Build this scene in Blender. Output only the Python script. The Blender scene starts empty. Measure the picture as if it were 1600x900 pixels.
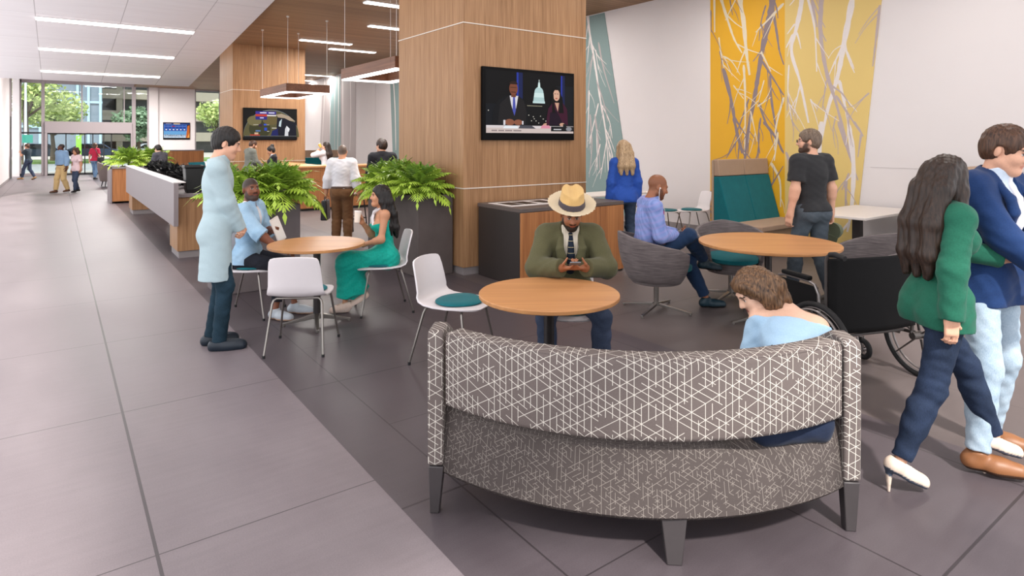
import bpy, bmesh, math, random
import numpy as np
import openvdb as vdb
from mathutils import Vector, Matrix, Euler
SC = bpy.context.scene
COL = SC.collection
PI = math.pi
rnd = random.Random(7)

# ---------------------------------------------------------------- tagging
def tag(o, label=None, cat=None, group=None, kind=None):
    if label: o['label'] = label
    if cat: o['category'] = cat
    if group: o['group'] = group
    if kind: o['kind'] = kind
    return o

def thing(name, loc=(0, 0, 0), rz=0., label=None, cat=None, group=None):
    o = bpy.data.objects.new(name, None)
    COL.objects.link(o)
    o.location = loc
    o.rotation_euler = (0, 0, rz)
    o.empty_display_size = .1
    return tag(o, label, cat, group)

def copy_tree(o, parent=None):
    c = o.copy()
    COL.objects.link(c)
    if parent is not None:
        c.parent = parent
    for ch in [x for x in COL.objects if x.parent == o]:
        copy_tree(ch, c)
    return c

def dup(o, loc, rz=0., label=None, group=None):
    c = copy_tree(o)
    c.location = loc
    c.rotation_euler = (0, 0, rz)
    if label: c['label'] = label
    if group: c['group'] = group
    return c

# ---------------------------------------------------------------- materials
def lin(c):
    return tuple(((v / 255.) / 12.92 if v / 255. <= .04045 else ((v / 255. + .055) / 1.055) ** 2.4) for v in c)

def hexc(s):
    return lin(tuple(int(s[i:i + 2], 16) for i in (0, 2, 4)))

class NT:
    """small node-graph helper"""
    def __init__(s, name):
        s.m = bpy.data.materials.new(name)
        s.m.use_nodes = True
        s.t = s.m.node_tree
        s.b = s.t.nodes['Principled BSDF']
    def n(s, typ, **kw):
        nd = s.t.nodes.new(typ)
        for k, v in kw.items():
            setattr(nd, k, v)
        return nd
    def put(s, sock, v):
        if isinstance(v, bpy.types.NodeSocket):
            s.t.links.new(v, sock)
        elif v is not None:
            if hasattr(sock.default_value, '__len__') and not isinstance(v, (int, float)):
                v = tuple(v)
                if len(sock.default_value) == 4 and len(v) == 3: v = v + (1,)
            sock.default_value = v
    def math(s, op, a, b=None, c=None):
        nd = s.n('ShaderNodeMath', operation=op)
        s.put(nd.inputs[0], a)
        if b is not None: s.put(nd.inputs[1], b)
        if c is not None: s.put(nd.inputs[2], c)
        return nd.outputs[0]
    def coord(s, which='Object'):
        return s.n('ShaderNodeTexCoord').outputs[which]
    def xyz(s, v):
        nd = s.n('ShaderNodeSeparateXYZ')
        s.put(nd.inputs[0], v)
        return nd.outputs
    def comb(s, x, y, z):
        nd = s.n('ShaderNodeCombineXYZ')
        for i, v in enumerate((x, y, z)): s.put(nd.inputs[i], v)
        return nd.outputs[0]
    def scale(s, v, sc, rot=(0, 0, 0)):
        nd = s.n('ShaderNodeMapping')
        s.put(nd.inputs['Vector'], v)
        nd.inputs['Scale'].default_value = sc
        nd.inputs['Rotation'].default_value = rot
        return nd.outputs[0]
    def noise(s, v, sc=5., det=3., rough=.5, out='Fac', dist=0.):
        nd = s.n('ShaderNodeTexNoise')
        s.put(nd.inputs['Vector'], v)
        nd.inputs['Scale'].default_value = sc
        nd.inputs['Detail'].default_value = det
        nd.inputs['Roughness'].default_value = rough
        nd.inputs['Distortion'].default_value = dist
        return nd.outputs[out]
    def white(s, v):
        nd = s.n('ShaderNodeTexWhiteNoise', noise_dimensions='3D')
        s.put(nd.inputs['Vector'], v)
        return nd.outputs['Value']
    def mix(s, f, a, b, mode='MIX'):
        nd = s.n('ShaderNodeMix', data_type='RGBA', blend_type=mode)
        s.put(nd.inputs[0], f)
        s.put(nd.inputs[6], a)
        s.put(nd.inputs[7], b)
        return nd.outputs[2]
    def ramp(s, f, stops):
        nd = s.n('ShaderNodeValToRGB')
        e = nd.color_ramp.elements
        while len(e) < len(stops): e.new(.5)
        for i, (p, c) in enumerate(stops):
            e[i].position = p
            e[i].color = tuple(c) + (1,) if len(c) == 3 else c
        s.put(nd.inputs[0], f)
        return nd.outputs[0]
    def maprange(s, v, a, b, c=0., d=1.):
        nd = s.n('ShaderNodeMapRange')
        s.put(nd.inputs[0], v)
        for i, x in enumerate((a, b, c, d)): nd.inputs[i + 1].default_value = x
        return nd.outputs[0]
    def bump(s, h, strength=.2, dist=.01):
        nd = s.n('ShaderNodeBump')
        nd.inputs['Strength'].default_value = strength
        nd.inputs['Distance'].default_value = dist
        s.put(nd.inputs['Height'], h)
        s.t.links.new(nd.outputs[0], s.b.inputs['Normal'])
    def set(s, **kw):
        names = dict(color='Base Color', rough='Roughness', metal='Metallic', spec='Specular IOR Level',
                     emit='Emission Color', estr='Emission Strength', alpha='Alpha', trans='Transmission Weight',
                     sheen='Sheen Weight', coat='Coat Weight', ior='IOR', sss='Subsurface Weight')
        for k, v in kw.items():
            s.put(s.b.inputs[names[k]], v)
        return s.m

def plain(name, col, rough=.5, metal=0., spec=.5, var=.06, nscale=30., bump=0., **kw):
    """one colour with a light procedural variation"""
    g = NT(name)
    c = hexc(col) if isinstance(col, str) else col
    nz = g.noise(g.coord(), nscale, 4.)
    lo = tuple(v * (1 - var) for v in c)
    hi = tuple(min(1, v * (1 + var)) for v in c)
    g.set(color=g.mix(nz, lo, hi), rough=rough, metal=metal, spec=spec, **kw)
    if bump: g.bump(nz, bump, .004)
    return g.m

def emissive(name, col, strength):
    g = NT(name)
    c = hexc(col) if isinstance(col, str) else col
    return g.set(color=c, emit=c, estr=strength, rough=.6)

def wood(name, c1, c2, axis='Z', fine=90., rough=.45, contrast=1.):
    """straight grained veneer; grain runs along `axis`"""
    g = NT(name)
    sc = {'Z': (1, 1, .03), 'X': (.03, 1, 1), 'Y': (1, .03, 1)}[axis]
    v = g.scale(g.coord(), sc)
    a = g.noise(v, fine, 2.)
    b = g.noise(v, fine * .18, 3.)
    f = g.math('ADD', g.math('MULTIPLY', a, .55), g.math('MULTIPLY', b, .45))
    f = g.maprange(f, .5 - .18 / contrast, .5 + .18 / contrast)
    col = g.mix(f, hexc(c1), hexc(c2))
    g.set(color=col, rough=rough, spec=.35)
    g.bump(f, .05, .002)
    return g.m

def fabric(name, col, rough=.9, var=.12, sc=220., streak=None):
    g = NT(name)
    c = hexc(col) if isinstance(col, str) else col
    v = g.coord()
    if streak: v = g.scale(v, streak)
    n1 = g.noise(v, sc, 2.)
    n2 = g.noise(g.coord(), 9., 3.)
    f = g.math('ADD', g.math('MULTIPLY', n1, .7), g.math('MULTIPLY', n2, .3))
    f = g.maprange(f, .3, .7)
    g.set(color=g.mix(f, tuple(x * (1 - var) for x in c), tuple(min(1, x * (1 + var)) for x in c)), rough=rough, spec=.15, sheen=.08)
    g.bump(n1, .12, .003)
    return g.m

def painted(name, rough=.6, spec=.3, sss=0., bump=0., bsc=120.):
    """colour comes from the mesh's own colour attribute (skin tones, lips, soles, prints)"""
    g = NT(name)
    at = g.n('ShaderNodeAttribute', attribute_name='Col')
    nz = g.noise(g.coord(), bsc, 3.)
    col = g.mix(g.maprange(nz, .2, .8, 0, .12), at.outputs['Color'], (.02, .012, .01))
    g.set(color=col, rough=rough, spec=spec)
    if bump: g.bump(nz, bump, .003)
    return g.m

# ---------------------------------------------------------------- mesh collector
class MB:
    def __init__(s):
        s.v, s.f, s.mi, s.uv = [], [], [], {}
        s.cur = 0
    def add(s, vs, fs):
        o = len(s.v)
        s.v += [tuple(p) for p in vs]
        for f in fs:
            s.f.append(tuple(o + i for i in f))
            s.mi.append(s.cur)
        return o
    def m(s, i):
        s.cur = i
        return s
    def box(s, x0, x1, y0, y1, z0, z1, M=None):
        vs = [Vector((x, y, z)) for z in (z0, z1) for y in (y0, y1) for x in (x0, x1)]
        if M is not None: vs = [M @ p for p in vs]
        s.add(vs, [(0, 2, 3, 1), (4, 5, 7, 6), (0, 1, 5, 4), (1, 3, 7, 5), (3, 2, 6, 7), (2, 0, 4, 6)])
        return s
    def cbox(s, c, d, rz=0., rx=0., ry=0.):
        M = Matrix.Translation(c) @ Euler((rx, ry, rz)).to_matrix().to_4x4()
        return s.box(-d[0] / 2, d[0] / 2, -d[1] / 2, d[1] / 2, -d[2] / 2, d[2] / 2, M)
    def tube(s, path, r, n=10, closed=False, flat=None):
        P = [Vector(p) for p in path]
        R = r if isinstance(r, (list, tuple)) else [r] * len(P)
        L = len(P)
        rings = []
        up = None
        for i in range(L):
            a = P[(i - 1) % L] if (closed or i > 0) else P[i]
            b = P[(i + 1) % L] if (closed or i < L - 1) else P[i]
            t = (b - a).normalized()
            if up is None:
                up = Vector((0, 0, 1)) if abs(t.z) < .95 else Vector((1, 0, 0))
            x = up.cross(t)
            if x.length < 1e-4: x = Vector((1, 0, 0)).cross(t)
            x.normalize()
            y = t.cross(x).normalized()
            up = y
            rings.append([P[i] + (x * math.cos(2 * PI * k / n) + y * math.sin(2 * PI * k / n) * (flat or 1)) * R[i] for k in range(n)])
        vs = [p for rg in rings for p in rg]
        fs = []
        for i in range(L if closed else L - 1):
            j = (i + 1) % L
            for k in range(n):
                fs.append((i * n + k, i * n + (k + 1) % n, j * n + (k + 1) % n, j * n + k))
        if not closed:
            fs.append(tuple(reversed(range(n))))
            fs.append(tuple((L - 1) * n + k for k in range(n)))
        s.add(vs, fs)
        return s
    def cyl(s, p0, p1, r0, r1=None, n=20):
        return s.tube([p0, p1], [r0, r0 if r1 is None else r1], n)
    def lathe(s, prof, c=(0, 0, 0), n=40, sx=1., sy=1.):
        vs, fs = [], []
        for (r, z) in prof:
            for k in range(n):
                a = 2 * PI * k / n
                vs.append((c[0] + r * sx * math.cos(a), c[1] + r * sy * math.sin(a), c[2] + z))
        for i in range(len(prof) - 1):
            for k in range(n):
                fs.append((i * n + k, i * n + (k + 1) % n, (i + 1) * n + (k + 1) % n, (i + 1) * n + k))
        fs.append(tuple(reversed(range(n))))
        fs.append(tuple((len(prof) - 1) * n + k for k in range(n)))
        s.add(vs, fs)
        return s
    def ball(s, c, r, n=14, sc=(1, 1, 1)):
        prof = []
        for i in range(1, n // 2):
            a = PI * i / (n // 2)
            prof.append((r * math.sin(a), -r * math.cos(a)))
        vs, fs = [], []
        k0 = len(prof)
        for (rr, z) in prof:
            for k in range(n):
                a = 2 * PI * k / n
                vs.append((c[0] + rr * sc[0] * math.cos(a), c[1] + rr * sc[1] * math.sin(a), c[2] + z * sc[2]))
        for i in range(k0 - 1):
            for k in range(n):
                fs.append((i * n + k, i * n + (k + 1) % n, (i + 1) * n + (k + 1) % n, (i + 1) * n + k))
        fs.append(tuple(reversed(range(n))))
        fs.append(tuple((k0 - 1) * n + k for k in range(n)))
        s.add(vs, fs)
        return s
    def prism(s, poly, z0, z1, M=None):
        n = len(poly)
        vs = [Vector((x, y, z0)) for x, y in poly] + [Vector((x, y, z1)) for x, y in poly]
        if M is not None: vs = [M @ p for p in vs]
        fs = [tuple(reversed(range(n))), tuple(range(n, 2 * n))]
        for i in range(n):
            j = (i + 1) % n
            fs.append((i, j, n + j, n + i))
        s.add(vs, fs)
        return s
    def poly(s, pts):
        s.add(pts, [tuple(range(len(pts)))])
        return s
    def grid(s, rows):
        """rows: list of equal-length lists of points"""
        n = len(rows[0])
        vs = [p for r in rows for p in r]
        fs = [(i * n + k, i * n + k + 1, (i + 1) * n + k + 1, (i + 1) * n + k) for i in range(len(rows) - 1) for k in range(n - 1)]
        s.add(vs, fs)
        return s
    def build(s, name, mats, parent=None, bevel=0., smooth=35., solid=0., seg=2, subd=0, uvf=None, fix=True):
        me = bpy.data.meshes.new(name)
        me.from_pydata(s.v, [], s.f)
        if not isinstance(mats, (list, tuple)): mats = [mats]
        for m in mats: me.materials.append(m)
        me.polygons.foreach_set('material_index', s.mi)
        if fix:
            bm = bmesh.new()
            bm.from_mesh(me)
            bmesh.ops.recalc_face_normals(bm, faces=bm.faces)
            bm.to_mesh(me)
            bm.free()
        if uvf:
            uvl = me.uv_layers.new(name='UVMap')
            for lp in me.loops:
                uvl.data[lp.index].uv = uvf(me.vertices[lp.vertex_index].co)
        if smooth:
            me.shade_smooth()
            me.set_sharp_from_angle(angle=math.radians(smooth))
        o = bpy.data.objects.new(name, me)
        COL.objects.link(o)
        if parent is not None: o.parent = parent
        if solid:
            md = o.modifiers.new('Solid', 'SOLIDIFY'); md.thickness = solid; md.offset = 0
        if subd:
            md = o.modifiers.new('Sub', 'SUBSURF'); md.levels = subd; md.render_levels = subd
        if bevel:
            md = o.modifiers.new('Bevel', 'BEVEL'); md.width = bevel; md.segments = seg
            md.limit_method = 'ANGLE'; md.angle_limit = math.radians(40)
        return o

def struct(o, name=None):
    o['kind'] = 'structure'
    return o

def rrect(w, d, r, n=5):
    pts = []
    for (cx, cy, a0) in ((w / 2 - r, d / 2 - r, 0), (-w / 2 + r, d / 2 - r, 90), (-w / 2 + r, -d / 2 + r, 180), (w / 2 - r, -d / 2 + r, 270)):
        for k in range(n + 1):
            a = math.radians(a0 + 90 * k / n)
            pts.append((cx + r * math.cos(a), cy + r * math.sin(a)))
    return pts

def text_mesh(name, body, size, mat, parent, M, align='CENTER', ext=.0):
    cu = bpy.data.curves.new(name, 'FONT')
    cu.body = body
    cu.size = size
    cu.align_x = align
    cu.align_y = 'CENTER'
    cu.extrude = ext
    o = bpy.data.objects.new(name, cu)
    COL.objects.link(o)
    dg = bpy.context.evaluated_depsgraph_get()
    me = bpy.data.meshes.new_from_object(o.evaluated_get(dg))
    bpy.data.objects.remove(o)
    me.materials.clear()
    me.materials.append(mat)
    r = bpy.data.objects.new(name, me)
    COL.objects.link(r)
    r.parent = parent
    r.matrix_local = M
    return r
# ---------------------------------------------------------------- camera frame (used to read positions off the plan)
CAM_H = 1.68
YAW = math.atan(712. / 970.)
SY, CY = math.sin(YAW), math.cos(YAW)
def fx(px, Y):
    """X on the plane at depth Y for a column of the photograph"""
    k = (px - 800.) / 970.
    return Y * (SY + CY * k) / (CY - SY * k)
def wall_yz(px, py, X=9.56):
    k = (px - 800.) / 970.
    t = X / (SY + CY * k)
    return ((CY - SY * k) * t, CAM_H + (220. - py) / 970. * t)
def at_cam(r, t, z=0.):
    """point r metres right of and t metres ahead of the viewpoint"""
    return (SY * t + CY * r, CY * t - SY * r, z)
CAM_A = math.atan2(CY, SY)          # heading of the view in plan
def heading(deg):
    """rotation about z that turns local +Y to the view direction, then deg to the left"""
    return CAM_A - PI / 2 + math.radians(deg)

M = {}
# ---------------------------------------------------------------- materials of the setting
def floor_mat():
    g = NT('floor_porcelain')
    p = g.coord('Object')
    x, y, z = g.xyz(p)
    speck = g.noise(p, 160., 3., .7)
    cloud = g.noise(g.scale(p, (1.2, .5, 1)), 1.6, 4., .55)
    streak = g.noise(g.scale(p, (1., 9., 1)), 3., 3.)
    f = g.math('ADD', g.math('MULTIPLY', cloud, .45), g.math('ADD', g.math('MULTIPLY', streak, .15), g.math('MULTIPLY', speck, .4)))
    f = g.maprange(f, .33, .67)
    light = g.mix(f, hexc('695f63'), hexc('847a7d'))
    dark = g.mix(f, hexc('453d41'), hexc('5a5256'))
    mid = g.mix(f, hexc('514847'), hexc('685e5d'))
    def line(c, off, per, w):
        q = g.math('FRACT', g.math('DIVIDE', g.math('SUBTRACT', c, off - w / 2), per))
        return g.math('LESS_THAN', q, w / per)
    gl = g.math('MAXIMUM', line(x, .33, 1.66, .014), line(y, 2.88, 1.64, .007))
    gd = g.math('MAXIMUM', line(x, 1.59, 1.1, .009), line(y, .945, 1.635, .012))
    gd2 = g.math('MULTIPLY', line(y, .945 + .8175, 1.635, .007), g.math('GREATER_THAN', g.white(g.comb(g.math('FLOOR', g.math('DIVIDE', g.math('SUBTRACT', x, 1.59), 1.1)), 0, 0)), .3))
    gd = g.math('MAXIMUM', gd, gd2)
    light = g.mix(g.math('MULTIPLY', gl, .85), light, hexc('3c3739'))
    dark = g.mix(g.math('MULTIPLY', gd, .75), dark, hexc('2c2729'))
    mid = g.mix(g.math('MULTIPLY', gd, .6), mid, hexc('453d3c'))
    # the dark band runs along the seating and turns in front of the bookcase-like bins
    isdark = g.math('GREATER_THAN', x, 1.27)
    ismid = g.math('GREATER_THAN', x, 4.0)
    col = g.mix(isdark, light, dark)
    col = g.mix(ismid, col, mid)
    gr = g.math('MAXIMUM', g.math('MULTIPLY', gl, g.math('SUBTRACT', 1., isdark)), g.math('MULTIPLY', gd, isdark))
    g.set(color=col, rough=g.maprange(f, 0, 1, .36, .5), spec=.35)
    g.bump(g.math('SUBTRACT', g.math('MULTIPLY', speck, .35), gr), .12, .004)
    return g.m

def plank_ceiling():
    g = NT('ceiling_wood_plank')
    p = g.coord('Object')
    x, y, z = g.xyz(p)
    row = g.math('FLOOR', g.math('DIVIDE', y, .14))
    n = g.noise(g.scale(p, (.12, 3., 1)), 14., 3.)
    w = g.white(g.comb(row, 0, 0))
    f = g.math('ADD', g.math('MULTIPLY', n, .6), g.math('MULTIPLY', w, .4))
    col = g.mix(f, hexc('7d6049'), hexc('ab8968'))
    gap = g.math('LESS_THAN', g.math('FRACT', g.math('DIVIDE', y, .14)), .12)
    col = g.mix(g.math('MULTIPLY', gap, .6), col, hexc('3a2818'))
    g.set(color=col, rough=.55, spec=.25)
    return g.m

def panel_ceiling():
    g = NT('ceiling_white_panel')
    p = g.coord('Object')
    x, y, z = g.xyz(p)
    n = g.noise(g.scale(p, (.15, 1., 1.)), 6., 3.)
    col = g.mix(n, hexc('e2dbdd'), hexc('ece7e9'))
    def line(c, off, per, w):
        return g.math('LESS_THAN', g.math('FRACT', g.math('DIVIDE', g.math('SUBTRACT', c, off - w / 2), per)), w / per)
    ln = g.math('MULTIPLY', g.math('MAXIMUM', line(x, CEIL_X1, CEIL_DX, .014), g.math('MULTIPLY', line(y, 13.3, 2.1, .02), .5)), .5)
    g.set(color=g.mix(ln, col, hexc('75696b')), rough=.7, spec=.2)
    return g.m

# white sloped ceiling: plane z = 4.47 - .102 (Y - 12.7)
CZ = lambda Y: 4.47 - .102 * (Y - 12.7)
def ceil_pt(px, py):
    k = (px - 800.) / 970.
    q = (220. - py) / 970.
    t = (4.47 + .102 * 12.7 - CAM_H) / (q + .102 * (CY - SY * k))
    return ((SY + CY * k) * t, (CY - SY * k) * t)
CEIL_X1 = ceil_pt(61, 80)[0]
CEIL_X3 = ceil_pt(285, 75)[0]
CEIL_DX = (CEIL_X3 - CEIL_X1) / 2
EDGE_X = ceil_pt(330, 100)[0]
END_Y = ceil_pt(200, 131)[1]

M['floor'] = floor_mat()
M['plank'] = plank_ceiling()
M['panel'] = panel_ceiling()
M['wall'] = plain('wall_white_paint', 'dcd6d6', .75, spec=.2, var=.02, nscale=3.)
M['base'] = plain('baseboard_grey', '8a8282', .6, var=.05)
M['colwood'] = wood('column_oak_veneer', '86603f', 'b08762', 'Z', 75., .5)
M['seam'] = plain('seam_light_metal', 'd8cfc4', .4, var=.02)
M['mull'] = plain('mullion_taupe_metal', '978d8f', .5, var=.05)
M['black'] = plain('black_metal', '141416', .45, var=.1)
M['glow'] = emissive('lamp_diffuser_lit', 'fff8f2', 6.)
M['walnut'] = wood('walnut_lamp_frame', '5d3c2c', '855a45', 'Y', 40., .5)

def glass_mat():
    g = NT('window_glass')
    tr = g.n('ShaderNodeBsdfTransparent')
    gl = g.n('ShaderNodeBsdfGlossy')
    gl.inputs['Roughness'].default_value = .03
    mx = g.n('ShaderNodeMixShader')
    fr = g.n('ShaderNodeFresnel')
    fr.inputs['IOR'].default_value = 1.3
    tr.inputs['Color'].default_value = (.80, .84, .86, 1)
    g.t.links.new(fr.outputs[0], mx.inputs[0])
    g.t.links.new(tr.outputs[0], mx.inputs[1])
    g.t.links.new(gl.outputs[0], mx.inputs[2])
    g.t.links.new(mx.outputs[0], g.t.nodes['Material Output'].inputs['Surface'])
    return g.m
M['glass'] = glass_mat()

YF = 37.5          # front wall
XR = 9.56          # right wall
XL = -1.62
# ---------------------------------------------------------------- shell
o = MB().box(-1.82, XR, -4, YF + .3, -.1, 0).build('floor', M['floor'], smooth=0); struct(o)
b = MB()
y0, y1 = -3., END_Y
b.prism([(y0, CZ(y0)), (y1, CZ(y1)), (y1, CZ(y1) + .18), (y0, CZ(y0) + .18)], XL - .1, EDGE_X, Matrix(((0, 0, 1, 0), (1, 0, 0, 0), (0, 1, 0, 0), (0, 0, 0, 1))))
o = b.build('ceiling', M['panel'], smooth=0); struct(o)
o = MB().box(EDGE_X - .25, XR + 3, -1., YF + .2, 4.47, 4.6).build('ceiling', M['plank'], smooth=0); struct(o)
o = MB().box(-4, EDGE_X - .25, END_Y - 1, YF + .2, 4.75, 4.9).build('ceiling', M['wall'], smooth=0); struct(o)
o = MB().box(XR, XR + .2, -1., YF, 0, 4.47).build('wall_right', M['wall'], smooth=0); struct(o)
# reveal lines between the wall panels
g = MB()
for yy in (21.6,):
    g.box(XR - .004, XR, yy - .008, yy + .008, .12, 4.47)
g.box(XR - .004, XR, -1, 4.2, 1.29, 1.3)
M['trimlt'] = plain('trim_pale_grey', 'c6bfbf', .7, var=.02)
o = g.build('trim_1', M['trimlt'], smooth=0); struct(o)
o = MB().box(XR - .015, XR, -1., YF, 0, .12).build('baseboard_right', M['base'], bevel=.003); struct(o)

o = MB().box(XL - .2, XL, 23.2, 34.2, 0, 6.3).build("wall_left", M['wall'], smooth=0); struct(o)
o = MB().box(XL, XL + .012, 23.2, 34.2, 0, .1).build('baseboard_left', M['base'], bevel=.003); struct(o)
# dark doorway at the end of the left wall
t = thing('door_1', (XL, 34.9, 0)); struct(t)
MB().box(-.06, .0, -.65, .65, 0, 2.75).build('door_leaf', M['black'], t, bevel=.004)
MB().box(-.1, .02, -.72, -.65, 0, 4.7).box(-.1, .02, .65, .75, 0, 4.7).box(-.1, .0, -.65, .65, 2.75, 4.7).build('door_frame', M['mull'], t, bevel=.004)
MB().tube([(.05, -.5, .9), (.05, -.5, 1.4)], .015, 8).tube([(0, -.5, .95), (.05, -.5, .95)], .01, 6).tube([(0, -.5, 1.35), (.05, -.5, 1.35)], .01, 6).build('door_handle', M['mull'], t)

# ---------------------------------------------------------------- glazed front wall
F = lambda px: fx(px, YF)
xa, xb = F(31), F(232)
o = MB().box(F(20), xa, YF - .5, YF + .2, 0, 4.75).build('wall_front', M['wall'], bevel=.01); struct(o)
o = MB().box(xb, F(246), YF - .25, YF + .2, 0, 4.75).box(F(248), F(304), YF - .1, YF + .2, 0, 4.75).box(F(246), F(248), YF - .08, YF + .2, 0, 4.75).build('wall_front', M['wall'], smooth=0); struct(o)
o = MB().box(F(344), XR, YF - .1, YF + .2, 0, 4.75).build('wall_front', M['wall'], smooth=0); struct(o)
t = thing('window_1', (0, YF, 0)); struct(t)
fm = MB()
pl, pr = F(64.5), F(212)          # entrance portal posts
for px in (64.5, 70), (206, 212):
    fm.box(F(px[0]), F(px[1]), -.09, .09, 0, 4.75)
fm.box(xa, xa + .06, -.06, .06, 0, 4.75).box(xb - .06, xb, -.06, .06, 0, 4.75)
fm.box(xa, xb, -.06, .06, 4.45, 4.75).box(xa, F(64.5), -.06, .06, 0, .12).box(F(212), xb, -.06, .06, 0, .12)
fm.box(F(70), F(206), -.2, .2, 2.06, 2.62)
fm.box(F(70), F(74), -.2, .2, 0, 2.06).box(F(204), F(206), -.2, .2, 0, 2.06)
fm.build('window_frame', M['mull'], t, bevel=.006)
MB().box(xa, F(64.5), -.05, .05, 2.02, 2.1).build('transom', M['black'], t)
mm = MB()
for px in (128, 194):
    mm.box(F(px) - .025, F(px) + .025, -.05, .05, 2.62, 4.45)
mm.build('mullion', M['mull'], t)
MB().box(xa, F(64.5), -.008, .008, .12, 4.45).box(F(70), F(206), -.008, .008, 2.62, 4.45).box(F(212), xb, -.008, .008, .12, 4.45).build('window_pane', M['glass'], t)
# sliding entrance doors
t = thing('door_2', (0, YF - .05, 0)); struct(t)
dm = MB()
xs = [F(74), F(103), F(132.5), F(145), F(162), F(174), F(204)]
for x in xs:
    dm.box(x - .022, x + .022, -.03, .03, 0, 2.06)
dm.box(F(74), F(204), -.03, .03, 2.0, 2.06).box(F(74), F(204), -.03, .03, 0, .09)
dm.build('door_frame', M['black'], t)
MB().box(F(74), F(204), -.006, .006, .09, 2.0).build('window_pane', M['glass'], t)
t = thing('window_2', (0, YF, 0)); struct(t)
x0, x1 = F(304), F(344)
MB().box(x0, x0 + .06, -.06, .06, 0, 4.47).box(x1 - .06, x1, -.06, .06, 0, 4.47).box(x0, x1, -.06, .06, 4.4, 4.47).box(x0, x1, -.06, .06, 0, .1).build('window_frame', M['mull'], t)
MB().box(x0, x1, -.008, .008, .1, 4.4).build('window_pane', M['glass'], t)

# ---------------------------------------------------------------- timber clad columns
def column(y0, y1):
    o = MB().box(4.08, 6.15, y0, y1, .1, 4.47).build('column', M['colwood'], smooth=0)
    o['kind'] = 'structure'
    s = MB()
    for z in (1.085, 3.155):
        s.box(4.072, 6.158, y0 - .008, y1 + .008, z - .006, z + .006)
    s.build('seam', M['seam'], o)
    MB().box(4.1, 6.13, y0 + .02, y1 - .02, 0, .1).build('plinth', M['base'], o)
    return o
column(6.58, 8.38)
column(19.1, 20.85)

# ---------------------------------------------------------------- lamps in the ceilings
def bar_light(c, ln, wd, tilt, label, group):
    t = thing('ceiling_light', c, 0, label, 'ceiling light', group)
    t.rotation_euler = (tilt, 0, 0)
    MB().box(-ln / 2, ln / 2, -wd / 2, wd / 2, -.03, .0).build('diffuser', M['glow'], t)
    MB().box(-ln / 2 - .012, ln / 2 + .012, -wd / 2 - .012, -wd / 2, -.016, .01).box(-ln / 2 - .012, ln / 2 + .012, wd / 2, wd / 2 + .012, -.016, .01).box(-ln / 2 - .012, -ln / 2, -wd / 2, wd / 2, -.016, .01).box(ln / 2, ln / 2 + .012, -wd / 2, wd / 2, -.016, .01).build('trim', M['wall'], t)
    return t
sl = -math.atan(.102)
for (l, r, lab) in (((56, 28), (303, 49), 'nearest long white light strip in the sloped white ceiling'),
               ((61, 75), (272, 89), 'middle long white light strip in the sloped white ceiling'),
               ((64, 110), (250, 119), 'farthest long white light strip in the sloped white ceiling, above the entrance')):
    a, c = ceil_pt(*l), ceil_pt(*r)
    yy = (a[1] + c[1]) / 2
    bar_light(((a[0] + c[0]) / 2, yy, CZ(yy) - .004), c[0] - a[0], .2, sl, lab, 'light strips in the white ceiling')
def wood_pt(px, py):
    k = (px - 800.) / 970.
    t = (4.47 - CAM_H) * 970. / (220. - py)
    return ((SY + CY * k) * t, (CY - SY * k) * t)
for (l, ln, lab) in (((571, 1.5), 1.5, 'short white light strip in the timber ceiling, nearest the front column'),
                 ((577, 39), 1.5, 'short white light strip in the timber ceiling, second from the front column'),
                 ((469, 61), 1.45, 'short white light strip in the timber ceiling, left of the cables of the far pendant'),
                 ((515, 75), 1.45, 'short white light strip in the timber ceiling, above the right corner of the far pendant'),
                 ((474, 116), 1.45, 'distant light strip in the timber ceiling, just right of the far column'),
                 ((455, 124), 1.45, 'most distant light strip in the timber ceiling, half hidden by the far column')):
    a = wood_pt(*l)
    bar_light((a[0] + ln / 2, a[1], 4.466), ln, .2, 0, lab, 'light strips in the timber ceiling')

# ---------------------------------------------------------------- square pendant lamps
M['cable'] = plain('steel_cable', 'cfc8c2', .4, var=.02)
def pendant(x0, x1, y0, y1, label):
    t = thing('pendant_lamp', ((x0 + x1) / 2, (y0 + y1) / 2, 2.775), 0, label, 'pendant lamp', 'square pendant lamps')
    w, d = (x1 - x0) / 2, (y1 - y0) / 2
    f = .15
    MB().box(-w, w, -d, -d + f, .01, .19).box(-w, w, d - f, d, .01, .19).box(-w, -w + f, -d + f, d - f, .01, .19).box(w - f, w, -d + f, d - f, .01, .19).build('frame', M['walnut'], t, bevel=.004)
    g = .012
    MB().box(-w + g, w - g, -d + g, -d + f - g, -.012, .01).box(-w + g, w - g, d - f + g, d - g, -.012, .01).box(-w + g, -w + f - g, -d + f - g, d - f + g, -.012, .01).box(w - f + g, w - g, -d + f - g, d - f + g, -.012, .01).build('diffuser', M['glow'], t)
    for sx in (-1, 1):
        for sy in (-1, 1):
            p = (sx * (w - .05), sy * (d - .05))
            MB().cyl((p[0], p[1], .18), (p[0], p[1], 4.47 - 2.775), .005, n=6).cyl((p[0], p[1], 4.44 - 2.775), (p[0], p[1], 4.47 - 2.775), .03, n=10).build('cable', M['cable'], t)
pendant(4.12, 5.11, 14.1, 16.3, 'rectangular walnut pendant lamp seen whole, hanging before the far column')
pendant(4.12, 5.11, 8.6, 10.8, 'rectangular walnut pendant lamp partly hidden by the front column')

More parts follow.
